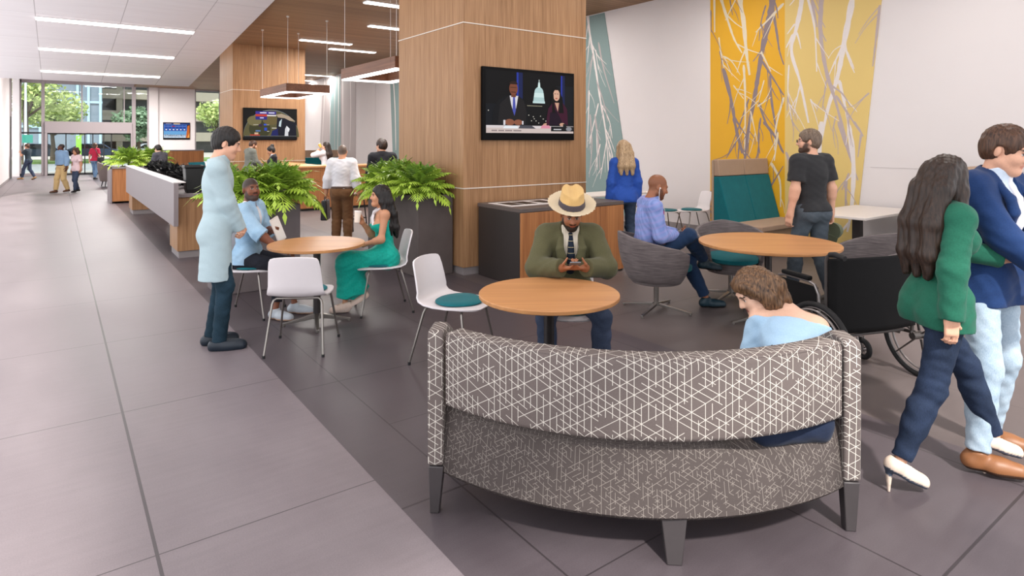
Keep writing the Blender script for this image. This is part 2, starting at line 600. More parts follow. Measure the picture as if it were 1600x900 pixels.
# ---------------------------------------------------------------- birch murals on the right wall
def ribbon(mb, pts, w, x, ends=(.6, .35)):
    P = [Vector(p) for p in pts]
    # smooth the polyline
    Q = []
    n = len(P)
    for i in range(n - 1):
        p0, p1, p2, p3 = P[max(0, i - 1)], P[i], P[i + 1], P[min(n - 1, i + 2)]
        for k in range(6):
            u = k / 6
            Q.append(.5 * ((2 * p1) + (p2 - p0) * u + (2 * p0 - 5 * p1 + 4 * p2 - p3) * u * u + (3 * p1 - p0 - 3 * p2 + p3) * u ** 3))
    Q.append(P[-1])
    A, B = [], []
    for i, q in enumerate(Q):
        d = (Q[min(i + 1, len(Q) - 1)] - Q[max(i - 1, 0)]).normalized()
        nn = Vector((-d.y, d.x))
        u = i / (len(Q) - 1)
        ww = w * (1 - (1 - ends[1]) * u) * (.8 + .4 * rnd.random()) / 2
        if i == 0: ww *= ends[0]
        A.append((x, (q + nn * ww).x, (q + nn * ww).y))
        B.append((x, (q - nn * ww).x, (q - nn * ww).y))
    mb.grid([A, B])

def clip_quad(zt):
    return zt

ZT = 4.45
def mural(name, quad, base, marks, mats, label, twigs=2):
    """quad: four (Y, z) corners on the wall"""
    b = MB()
    xs = XR - .012
    M3 = Matrix(((0, 0, 1, 0), (1, 0, 0, 0), (0, 1, 0, 0), (0, 0, 0, 1)))
    b.m(0).prism(quad, xs, XR - .001, M3)
    def inside(p):
        n = len(quad)
        sg = [(quad[(i + 1) % n][0] - quad[i][0]) * (p[1] - quad[i][1]) - (quad[(i + 1) % n][1] - quad[i][1]) * (p[0] - quad[i][0]) for i in range(n)]
        return all(v > .004 for v in sg) or all(v < -.004 for v in sg)
    full = [(mi, w, [wall_yz(*p) for p in pts]) for mi, w, pts in marks]
    if twigs:
        for (mi, w, q) in list(full):
            for k in range(twigs):
                j = rnd.randrange(len(q) - 1)
                u = rnd.random()
                p = Vector(q[j]).lerp(Vector(q[j + 1]), u)
                d = (Vector(q[j + 1]) - Vector(q[j])).normalized()
                a = rnd.choice((-1, 1)) * math.radians(rnd.uniform(14, 34))
                e = Vector((d.x * math.cos(a) - d.y * math.sin(a), d.x * math.sin(a) + d.y * math.cos(a))) * rnd.uniform(.25, .6)
                m_ = p + e * .5 + Vector((rnd.uniform(-.03, .03), rnd.uniform(-.03, .03)))
                if all(inside(v) for v in (p, m_, p + e)):
                    full.append((mi, min(.035, max(.016, w * .4)), [tuple(p), tuple(m_), tuple(p + e)]))
    for i, (mi, w, q) in enumerate(full):
        b.m(mi)
        ribbon(b, q, w, xs - .0008 - .00003 * i)
    o = b.build(name, [base] + mats, smooth=0)
    return tag(o, label, 'wall mural', 'birch murals on the right wall')

def zz(lst, ox, oy, sc):
    return [(mi, w / sc * .0138, [(ox + p[0] / sc, oy + p[1] / sc) for p in pts]) for mi, w, pts in lst]
M['yel'] = plain('mural_golden_yellow', 'dba51c', .6, var=.04, nscale=2.)
M['yel2'] = plain('mural_pale_yellow', 'd8bc74', .6, var=.03, nscale=2.)
M['mgrey'] = plain('mural_grey_branch', '84757a', .6, var=.06)
M['mpale'] = plain('mural_pale_branch', 'd9cdb4', .6, var=.06)
M['mlil'] = plain('mural_lilac_branch', 'b3a3a2', .6, var=.05)
M['mwht'] = plain('mural_white_branch', 'ddd5d2', .6, var=.05)
M['mteal'] = plain('mural_sage_teal', '7b9190', .6, var=.04, nscale=2.)
M['mtaupe'] = plain('mural_taupe', 'b0a5a4', .6, var=.04, nscale=2.)
L1 = zz([(1, 35, [(480, -260), (478, 0), (455, 130), (420, 290), (395, 440), (370, 590), (330, 800), (315, 960)]),
         (1, 9, [(440, 30), (412, 130), (400, 240)]), (1, 14, [(485, 80), (505, 200), (520, 300), (545, 380)]),
         (1, 13, [(420, 360), (470, 440), (545, 560)]), (1, 14, [(465, 440), (470, 560), (490, 700), (520, 850), (545, 900)]),
         (1, 22, [(190, 400), (240, 600), (265, 760), (300, 900)]), (1, 8, [(168, 300), (200, 420)]),
         (1, 10, [(340, 580), (280, 750), (220, 900)]), (1, 14, [(400, 600), (440, 720), (500, 800)]),
         (1, 10, [(410, 690), (395, 800), (405, 900)]), (1, 9, [(255, 680), (310, 780)]), (1, 11, [(228, -60), (230, 0), (245, 90)]),
         (2, 30, [(285, -220), (290, 0), (310, 130), (325, 300), (345, 440)]), (2, 18, [(150, -120), (180, 0), (220, 130), (255, 230), (300, 310)]),
         (2, 13, [(310, 380), (320, 600), (315, 900)]), (2, 13, [(545, 20), (450, 120), (380, 190)]), (2, 10, [(410, 300), (440, 360), (470, 420)]),
         (2, 8, [(390, 625), (470, 570)]), (2, 18, [(135, -180), (138, 0), (140, 190)]), (1, 8, [(118, 60), (120, 190)]), (2, 12, [(545, 570), (500, 740), (490, 880)]), (2, 8, [(350, 650), (390, 830)]),
         (2, 10, [(165, 220), (175, 300), (195, 400)]), (2, 9, [(190, 330), (240, 360), (290, 440)]), (2, 7, [(250, 500), (310, 580)]), (2, 8, [(430, 470), (395, 600)])], 1080, 0, 3.75)
L1 += zz([(1, 16, [(240, -20), (270, 90), (300, 190)]), (1, 12, [(330, 0), (320, 190)]), (1, 11, [(270, 80), (240, 140), (200, 205)]), (1, 15, [(410, 0), (470, 80), (522, 170)]),
          (1, 9, [(385, 60), (380, 180)]), (1, 10, [(176, 350), (145, 420), (112, 480)]), (1, 9, [(176, 430), (140, 490), (112, 545)]), (1, 9, [(112, 390), (140, 480), (176, 560)]), (1, 8, [(112, 500), (135, 565)]),
          (2, 11, [(490, 60), (470, 220)]), (2, 12, [(450, 230), (500, 330), (505, 480)]), (1, 9, [(440, 380), (520, 250)])], 1080, 190, 3.6)
L2 = zz([(2, 25, [(660, -240), (650, 0), (620, 160), (590, 300), (640, 480), (690, 720)]), (2, 12, [(600, 200), (558, 280)]),
         (2, 28, [(965, -200), (945, 0), (900, 240), (860, 450), (800, 650), (750, 900)]), (2, 11, [(900, 250), (850, 350), (810, 440)]),
         (2, 15, [(870, 470), (910, 650), (960, 900)]), (2, 12, [(680, -30), (725, 160), (738, 420)]), (2, 8, [(640, 500), (600, 680)]), (2, 9, [(610, 140), (565, 200)]),
         (1, 25, [(770, -230), (765, 0), (760, 200), (795, 420), (850, 600), (930, 900)]), (1, 18, [(700, -160), (710, 0), (740, 160)]), (1, 9, [(795, 470), (770, 640)]),
         (1, 11, [(850, 560), (930, 680), (1010, 800)]), (1, 9, [(850, 680), (830, 770)]), (1, 12, [(1108, 30), (1085, 230), (1066, 390)]), (1, 8, [(1045, 545), (970, 610)]),
         (1, 9, [(570, 560), (565, 650)]), (1, 8, [(580, 660), (605, 740)]), (2, 7, [(700, 580), (740, 640)]), (2, 8, [(575, 380), (570, 540), (590, 700)])], 1080, 0, 3.75)
L2 += zz([(1, 14, [(830, 0), (880, 150), (910, 240), (940, 330)]), (1, 10, [(920, 0), (970, 80)]), (1, 9, [(890, 290), (850, 385)]), (1, 11, [(875, 320), (870, 480)]), (2, 22, [(890, 20), (915, 240), (905, 480), (880, 620)]),
          (2, 22, [(735, 0), (722, 200), (700, 420)]), (1, 12, [(535, 170), (570, 260), (590, 400)]), (1, 9, [(960, 60), (940, 200)])], 1080, 190, 3.6)
W = wall_yz
ya, yb = W(1110.5, 200)[0], W(1227, 200)[0]
mural('wall_mural', [(ya, .0), (yb, .0), (yb, ZT), (ya, ZT)], M['yel'], L1, [M['mgrey'], M['mpale']], 'golden yellow mural panel with grey and cream birch branches')
yt, ybm = W(1378, 0), W(1335, 388)
def edge(a, b, z):
    return a[0] + (b[0] - a[0]) * (z - a[1]) / (b[1] - a[1])
mural('wall_mural', [(yb, .0), (edge(yt, ybm, 0), .0), (edge(yt, ybm, ZT), ZT), (yb, ZT)], M['yel2'], L2, [M['mlil'], M['mwht']], 'pale yellow mural panel with slanting right edge and white branches')
p1, p2 = W(942, 0), W(985, 300)
L3 = zz([(1, 20, [(785, -140), (800, 20), (830, 200), (860, 400), (890, 580), (905, 800)]), (1, 8, [(802, 60), (790, 200)]), (1, 11, [(850, 420), (825, 530), (800, 640)]), (1, 8, [(835, 130), (850, 240)]),
         (1, 9, [(840, 540), (845, 780)]), (2, 14, [(830, 480), (850, 640), (860, 800)]), (1, 9, [(895, 620), (860, 830)]), (2, 12, [(850, 90), (880, 240), (935, 420)]), (1, 8, [(870, 430), (910, 520), (925, 610)]), (1, 9, [(800, 350), (795, 520), (788, 660)]), (1, 10, [(890, 580), (925, 700), (940, 830)]), (2, 9, [(820, 150), (800, 300), (788, 420)]), (1, 8, [(905, 660), (920, 760)]), (2, 10, [(840, 300), (880, 420), (900, 520)]), (1, 9, [(860, 640), (830, 760)]), (1, 7, [(815, 100), (860, 190)]), (2, 12, [(805, 480), (815, 650), (800, 820)])], 690, 40, 3.46)
mural('wall_mural', [(edge(p1, p2, 0), 0), (11.6, 0), (11.6, ZT), (edge(p1, p2, ZT), ZT)], M['mteal'], L3, [M['mwht'], M['mtaupe']], 'sage teal mural panel with white birch trunks beside the front column')
def far_mural(pxs, base, lab, n):
    (a, b_, c, d) = pxs    # top-left, top-right, bottom-right, bottom-left columns
    zt = 4.4
    marks = []
    for i in range(n):
        u = (i + .5) / n
        x0 = a + (b_ - a) * u
        x1 = d + (c - d) * u + rnd.uniform(-2, 2)
        marks.append((1 + i % 2, .1, [(x0, 110), ((x0 + x1) / 2 + rnd.uniform(-1.5, 1.5), 170), (x1, 235)]))
    mural('wall_mural', [(W(d, 250)[0], 0), (W(c, 250)[0], 0), (W(b_, 130)[0], zt), (W(a, 130)[0], zt)], base, marks, [M['mwht'], M['mtaupe']], lab, 0)
far_mural((505, 516, 514, 498), M['mtaupe'], 'narrow taupe mural strip at the far end of the right wall', 2)
far_mural((517, 532, 533, 514), M['mteal'], 'far sage teal mural strip between two taupe strips', 3)
far_mural((533, 556, 556, 533), M['mtaupe'], 'far taupe mural strip behind the man in the white shirt', 4)
far_mural((609, 640, 640, 616), M['mteal'], 'sage teal mural strip just left of the front column', 3)
M['shell'] = plain('chair_white_shell', 'd9d2d4', .38, spec=.5, var=.02)
M['teal'] = fabric('teal_upholstery', '14646c', .85, .18, 180.)
M['chrome'] = plain('chair_metal', '8b8580', .28, .9, var=.05)
M['darkmetal'] = plain('dark_metal', '3a3636', .4, .6, var=.08)
M['glide'] = plain('black_glide', '17171a', .6)
M['top'] = wood('tabletop_oak', 'a9744a', 'c9925f', 'X', 34., .42, .8)
M['topedge'] = wood('tabletop_edge', '9a673f', 'b5804f', 'Z', 60.)
M['conc'] = plain('planter_concrete', '6a6061', .75, var=.18, nscale=7., bump=.12)
M['conc2'] = plain('planter_dark_concrete', '574d4b', .75, var=.2, nscale=6., bump=.12)
M['orange'] = wood('counter_cherry_veneer', '8f5a36', 'b87c4c', 'Z', 50., .45)
M['slab'] = plain('desk_grey_stone', '857b7d', .5, var=.05, nscale=8.)
M['slabtop'] = plain('desk_white_edge', 'dcd6d4', .45, var=.02)
M['soil'] = plain('soil', '2c231c', .95, var=.4, nscale=60.)
M['tan'] = fabric('tan_upholstery', 'a58b76', .85, .07, 200.)
M['tanwood'] = plain('bench_tan_laminate', 'a98f78', .55, var=.06)
M['greyfab'] = fabric('heathered_grey_upholstery', '6b6262', .9, .34, 60., (.12, .12, 1.6))
M['white'] = plain('white_laminate', 'ddd5d0', .45, var=.02)
M['paper'] = plain('white_paper', 'e6e2de', .7, var=.02)

# ================================================================ white four-legged chair
def white_chair(label, group, cushion=True):
    t = thing('cafe_chair', (0, 0, 0), 0, label, 'chair', group)
    prof = []   # (y, z, half width, side curl)
    for (y, z, hw, cu) in ((.262, .432, .07, 0), (.255, .437, .125, 0), (.235, .443, .165, 0), (.2, .448, .197, .0), (.14, .449, .222, .003), (.05, .445, .236, .006), (-.06, .442, .236, .01),
                           (-.14, .446, .23, .014), (-.19, .462, .224, .02), (-.218, .50, .216, .026), (-.232, .56, .21, .03), (-.248, .64, .205, .032), (-.268, .73, .198, .032),
                           (-.281, .785, .19, .03), (-.286, .808, .178, .027), (-.288, .818, .15, .02)):
        prof.append((y, z if z < .46 else .46 + (z - .46) * .9, hw, cu))
    rows = []
    for i, (y, z, hw, cu) in enumerate(prof):
        r = []
        back = max(0., min(1., (z - .455) / .08))
        for k in range(15):
            s = -1 + 2 * k / 14
            r.append((s * hw, y + cu * s * s * back, z + cu * s * s * (1 - back) - (.0 if back < 1 else .01 * s * s)))
        rows.append(r)
    MB().grid(rows).build('shell', M['shell'], t, solid=.013, smooth=60, bevel=.003)
    if cushion:
        v = MB()
        v.lathe([(.001, .0), (.9, .0), (1., .35), (1., .65), (.93, 1.), (.5, 1.06), (.001, 1.08)], n=40)
        pts = []
        for (x, y, z) in v.v:
            q = .045
            yy = y * .18
            pts.append((x * .192 * (1 - .12 * max(0, y)), yy + .038, .452 + z * .022 + .004 * (x * x)))
        v.v = pts
        v.build('seat_cushion', M['teal'], t, smooth=50)
    MB().tube([(-.175, .15, .43), (.175, .15, .43)], .009, 8).tube([(-.165, -.14, .43), (.165, -.14, .43)], .009, 8).tube([(0, .15, .43), (0, -.14, .43)], .008, 6).build('under_frame', M['chrome'], t)
    for (sx, y0, y1, x1) in ((-1, .15, .235, .245), (1, .15, .235, .245), (-1, -.14, -.265, .225), (1, -.14, -.265, .225)):
        lg = MB()
        x0 = .165
        lg.tube([(sx * x0, y0, .43), (sx * (x0 + .018), y0 + (y1 - y0) * .08, .418), (sx * (x0 + .028), y0 + (y1 - y0) * .16, .39), (sx * x1, y1, .012)], [.009, .0095, .0095, .0085], 10)
        lg = lg.build('leg', M['chrome'], t)
        MB().cyl((sx * x1, y1, 0), (sx * x1, y1, .022), .0115, n=10).build('glide', M['glide'], lg)
    return t

def face_to(frm, to):
    """rotation that turns local +Y from `frm` towards `to`"""
    return math.atan2(to[1] - frm[1], to[0] - frm[0]) - PI / 2

T1 = (2.465, 2.97)       # near round table
T2 = (1.93, 5.66)       # second round table
T3 = (5.33, 3.24)       # large round table
GC = 'white cafe chairs'
c0 = white_chair('empty white chair with teal seat pad beside the curved loveseat', GC)
c0.location = (2.46, 4.09, 0); c0.rotation_euler = (0, 0, heading(-114))
dup(c0, (1.62, 5.1, 0), math.radians(-32), 'empty white chair seen from behind, between the doctor and the second round table')
dup(c0, (1.53, 6.38, 0), math.atan2(-.62, .78) - PI / 2, 'white chair under the man in the denim shirt')
dup(c0, (2.62, 5.75, 0), math.radians(74), 'white chair under the woman in the teal dress')
HATP = (3.03, 3.42)
dup(c0, (HATP[0], HATP[1], 0), heading(180), 'white chair under the man with the straw hat')
dup(c0, (9.12, 6.98, 0), math.radians(65), 'white chair by the white wall, nearest the golden mural')
dup(c0, (8.62, 7.2, 0), math.radians(-110), 'white chair by the white wall, behind the bald man')
dup(c0, (7.55, 8.35, 0), math.radians(170), 'white chair just right of the front column, behind the bins')

# ================================================================ round tables
def round_table(c, r, rz, label, arms=4, arm_len=.3):
    t = thing('round_table', (c[0], c[1], 0), rz, label, 'table', 'round cafe tables')
    MB().lathe([(r - .006, .714), (r - .001, .717), (r, .72), (r, .737), (r - .003, .74)], n=80).build('tabletop', M['top'], t, smooth=30)
    MB().cyl((0, 0, .05), (0, 0, .708), .032, n=24).lathe([(.14, .695), (.14, .708)], n=24).build('post', M['darkmetal'], t)
    for k in range(arms):
        a = 2 * PI * k / arms + .3
        d = Vector((math.cos(a), math.sin(a), 0))
        n = Vector((-d.y, d.x, 0))
        p = [d * .02 + n * .022, d * arm_len + n * .012, d * arm_len - n * .012, d * .02 - n * .022]
        lo = [Vector((q.x, q.y, .012 if i in (1, 2) else .055)) for i, q in enumerate(p)]
        hi = [Vector((q.x, q.y, .028 if i in (1, 2) else .1)) for i, q in enumerate(p)]
        b = MB()
        b.add(lo + hi, [(0, 3, 2, 1), (4, 5, 6, 7), (0, 1, 5, 4), (1, 2, 6, 5), (2, 3, 7, 6), (3, 0, 4, 7)])
        b.cyl((d.x * (arm_len - .015), d.y * (arm_len - .015), 0), (d.x * (arm_len - .015), d.y * (arm_len - .015), .014), .014, n=10)
        b.build('foot', M['chrome'], t, bevel=.003)
    return t
round_table(T1, .435, math.radians(-35), 'round oak table in front of the man with the straw hat')
round_table(T2, .43, math.radians(-35), 'round oak table between the denim shirt man and the teal dress woman')
round_table(T3, .62, math.radians(-40), 'largest round oak table, behind the wheelchair', arm_len=.38)

# ================================================================ curved loveseat in the foreground
def sofa_fabric(name, big):
    g = NT(name)
    uv = g.n('ShaderNodeUVMap').outputs[0]
    u, v, _ = g.xyz(uv)
    base = g.mix(g.noise(g.scale(uv, (1, 1, 1)), 260., 2.), hexc('574e4b'), hexc('726865')) if big else g.mix(g.noise(uv, 260., 2.), hexc('3f3937'), hexc('524a48'))
    masks = []
    def lattice(pr, w, fam, keep1, keep2):
        for k in range(fam):
            a = math.radians((0, 60, 120)[k % 3])
            off = 0. if k < 3 else (.5, .5, 0.)[k - 3]
            c = g.math('ADD', g.math('MULTIPLY', u, math.cos(a) / pr), g.math('ADD', g.math('MULTIPLY', v, math.sin(a) / pr), off + .5))
            d = g.math('ADD', g.math('MULTIPLY', u, -math.sin(a) / (pr * 1.1547)), g.math('MULTIPLY', v, math.cos(a) / (pr * 1.1547)))
            ln = g.math('LESS_THAN', g.math('ABSOLUTE', g.math('SUBTRACT', g.math('FRACT', c), .5)), w / 2)
            # broken lines: some edges of the lattice are left out
            cell = g.white(g.comb(g.math('FLOOR', c), g.math('FLOOR', d), float(k)))
            masks.append(g.math('MULTIPLY', ln, g.math('GREATER_THAN', cell, keep1 if k < 3 else keep2)))
    if big:
        lattice(.056, .042, 6, .1, .42)
    else:
        lattice(.0185, .085, 3, .5, 1.)
    m = masks[0]
    for x in masks[1:]: m = g.math('MAXIMUM', m, x)
    g.set(color=g.mix(g.math('MULTIPLY', m, .85 if big else .5), base, hexc('d8d2c8') if big else hexc('a69d95')), rough=.9, spec=.12)
    g.bump(g.math('ADD', m, g.noise(uv, 400., 2.)), .1, .002)
    return g.m
M['sofa1'] = sofa_fabric('loveseat_lattice_fabric', True)
M['sofa2'] = sofa_fabric('loveseat_small_hex_fabric', False)
M['sofaleg'] = plain('loveseat_dark_leg', '3b3637', .4, var=.1)

SOFA = thing('loveseat', (2.09, 1.90, 0), math.radians(-40.4), 'curved grey loveseat with a white lattice pattern, seen from behind', 'sofa')
SA = -math.radians(40.4)
def sofa_w(x, y, z=0.):
    return (2.09 + x * math.cos(SA) - y * math.sin(SA), 1.90 + x * math.sin(SA) + y * math.cos(SA), z)
SR = (.925 ** 2 + .33 ** 2) / (2 * .33)
def sarc(x, off=0.):
    """outer plan curve of the back; off moves inwards"""
    r = SR - off
    return (SR - .33) - math.sqrt(max(1e-6, r * r - x * x))
def band(x0, x1, n, rows, offs=0.):
    pass
def curved_block(xm, zs, n=48, sag=None):
    """closed section swept along the arc; zs: list of (inward offset, z) going round the section"""
    b = MB()
    rings = []
    for i in range(n + 1):
        x = -xm + 2 * xm * i / n
        a = math.asin(x / SR)
        ring = []
        for (of, z) in zs:
            r = SR - of
            dz = sag(x, of, z) if sag else 0.
            ring.append((r * math.sin(a), (SR - .33) - r * math.cos(a), z + dz))
        rings.append(ring)
    m = len(zs)
    vs = [p for r in rings for p in r]
    fs = []
    for i in range(n):
        for k in range(m):
            fs.append((i * m + k, i * m + (k + 1) % m, (i + 1) * m + (k + 1) % m, (i + 1) * m + k))
    fs.append(tuple(range(m)))
    fs.append(tuple(n * m + k for k in reversed(range(m))))
    b.add(vs, fs)
    return b
def arc_uv(co):
    a = math.atan2(co.x, (SR - .33) - co.y)
    r = math.hypot(co.x, (SR - .33) - co.y)
    return (a * SR, co.z + (SR - r) * .9)
rd = .022
curved_block(.855, [(0, .49 + rd), (0, .82 - rd), (.007, .82 - .007), (rd, .82), (.12 - rd, .82), (.12, .82 - rd), (.12, .49 + rd), (.12 - rd, .49), (rd, .49), (.006, .496)]).build('backrest', M['sofa1'], SOFA, uvf=arc_uv, smooth=50)
MB().tube([(SR * math.sin(math.asin(x / SR)), (SR - .33) - (SR - .012) * math.cos(math.asin(x / SR)), .813) for x in [-.85 + 1.7 * i / 40 for i in range(41)]], .006, 8).build('piping', M['sofa1'], SOFA, uvf=arc_uv)
def dip(x, of, z):
    if z < .4: return 0.
    u = (x - .57) / .3
    return -.1 * max(0., 1 - u * u) ** 1.2 if of < .3 else -.03 * max(0., 1 - u * u)
so = MB()
rows = []
n = 44
sec = lambda a: None
def seat_section(x):
    y0 = sarc(x) + .0
    front = .52 - .12 * (x / .86) ** 2
    zt = .475
    return [(y0 + .03, .172), (y0 + .005, .195), (y0 + .03, .33), (y0 + .055, .44), (y0 + .085, zt), (y0 + .3, .465), ((y0 + front) / 2, .462), (front - .06, .47), (front, .44), (front, .25), (front - .03, .175)]
for i in range(n + 1):
    x = -.872 + 1.744 * i / n
    rows.append([(x, y, z + dip(x, y - sarc(x), z)) for (y, z) in seat_section(x)])
m = len(rows[0])
so.add([p for r in rows for p in r], [(i * m + k, i * m + (k + 1) % m, (i + 1) * m + (k + 1) % m, (i + 1) * m + k) for i in range(n) for k in range(m)] + [tuple(range(m)), tuple(n * m + k for k in reversed(range(m)))])
so.build('seat', M['sofa2'], SOFA, uvf=lambda co: (math.atan2(co.x, (SR - .33) - co.y) * SR, co.z - (co.y if co.z > .45 else 0)), smooth=50)
for sx in (-1, 1):
    b = MB()
    pr = [(-.045, .22), (-.05, .5), (-.05, .80), (-.035, .825), (.1, .825), (.42, .66), (.55, .64), (.56, .6), (.56, .3), (.53, .22), (.05, .2)]
    b.prism(pr, 0, .072, Matrix(((0, 0, sx, sx * .868), (1, 0, 0, 0), (0, 1, 0, 0), (0, 0, 0, 1))))
    b.build('arm_panel', M['sofa1'], SOFA, bevel=.012, seg=3, uvf=lambda co: (co.x * 1. + co.y, co.z))
def taper_leg(x, y, z1, w0, w1, d0, d1, dx=0., dy=0.):
    b = MB()
    lo = [(x + dx + sx * w1, y + dy + sy * d1, 0) for sx, sy in ((-1, -1), (1, -1), (1, 1), (-1, 1))]
    hi = [(x + sx * w0, y + sy * d0, z1) for sx, sy in ((-1, -1), (1, -1), (1, 1), (-1, 1))]
    b.add(lo + hi, [(0, 3, 2, 1), (4, 5, 6, 7), (0, 1, 5, 4), (1, 2, 6, 5), (2, 3, 7, 6), (3, 0, 4, 7)])
    return b
taper_leg(-.902, -.012, .215, .034, .02, .032, .024, -.008).build('leg', M['sofaleg'], SOFA, bevel=.004)
taper_leg(.902, -.012, .215, .034, .022, .032, .024, .0).build('leg', M['sofaleg'], SOFA, bevel=.004)
taper_leg(.105, -.262, .2, .052, .03, .04, .026, .0, -.02).build('leg', M['sofaleg'], SOFA, bevel=.004)
taper_leg(-.9, .5, .23, .034, .02, .032, .024).build('leg', M['sofaleg'], SOFA, bevel=.004)
taper_leg(.9, .5, .23, .034, .022, .032, .024).build('leg', M['sofaleg'], SOFA, bevel=.004)

# ================================================================ swivel tub chairs
def tub_chair(label):
    t = thing('swivel_tub_chair', (0, 0, 0), 0, label, 'armchair', 'grey swivel tub chairs')
    rows = []
    for i in range(41):
        ph = math.radians(-128 + 256 * i / 40)
        q = abs(math.degrees(ph)) / 128
        zr = .79 - .17 * q ** 1.3 - .03 * max(0, q - .85) / .15
        rr = .345 + .02 * (1 - q)
        zb = .3
        rb = .235
        d = Vector((math.sin(ph), -math.cos(ph), 0))
        r = []
        for k in range(11):
            u = k / 10
            z = zb + (zr - zb) * (u ** 1.15)
            rad = rb + (rr - rb) * (1 - (1 - u) ** 2.1)
            if k == 0: z = .288; rad = .17
            p = d * rad
            sy = 1.0 if p.y < 0 else 1.12
            r.append((p.x, p.y * sy, z))
        rows.append(r)
    MB().grid(rows).build('shell', M['greyfab'], t, solid=.034, smooth=60, bevel=.01, seg=3)
    v = MB().lathe([(.001, .28), (.24, .285), (.255, .31), (.255, .4), (.001, .405)], n=40)
    v.build('seat_base', M['greyfab'], t, smooth=40)
    v = MB().lathe([(.001, .4), (.24, .4), (.268, .415), (.268, .45), (.24, .468), (.1, .475), (.001, .476)], n=40)
    v.v = [(x, y * 1.12 + .05, z) for x, y, z in v.v]
    v.build('seat_cushion', M['teal'], t, smooth=50)
    MB().cyl((0, 0, .06), (0, 0, .285), .024, n=18).lathe([(.1, .27), (.1, .285)], n=20).lathe([(.035, .05), (.035, .085)], n=18).build('post', M['chrome'], t)
    for k in range(4):
        a = PI / 4 + PI / 2 * k + .12
        d = Vector((math.cos(a), math.sin(a), 0))
        n = Vector((-d.y, d.x, 0))
        p = [d * .02 + n * .018, d * .36 + n * .012, d * .36 - n * .012, d * .02 - n * .018]
        b = MB()
        b.add([(q.x, q.y, .014 if i in (1, 2) else .05) for i, q in enumerate(p)] + [(q.x, q.y, .028 if i in (1, 2) else .075) for i, q in enumerate(p)],
              [(0, 3, 2, 1), (4, 5, 6, 7), (0, 1, 5, 4), (1, 2, 6, 5), (2, 3, 7, 6), (3, 0, 4, 7)])
        b.cyl((d.x * .345, d.y * .345, 0), (d.x * .345, d.y * .345, .016), .013, n=8)
        b.build('foot', M['chrome'], t, bevel=.003)
    return t
TUB1 = (4.80, 4.12)
TUB1_A = math.radians(-33.) - PI / 2
tb = tub_chair('grey swivel tub chair under the bald man in the blue shirt')
tb.location = (*TUB1, 0); tb.rotation_euler = (0, 0, TUB1_A)
dup(tb, (5.83, 3.98, 0), face_to((5.83, 3.98), (5.05, 3.1)), 'empty grey swivel tub chair with teal seat, behind the bald man\'s crossed leg')
dup(tb, (6.3, 2.72, 0), face_to((6.3, 2.72), T3), 'grey swivel tub chair on the right of the largest table, mostly behind the wheelchair')

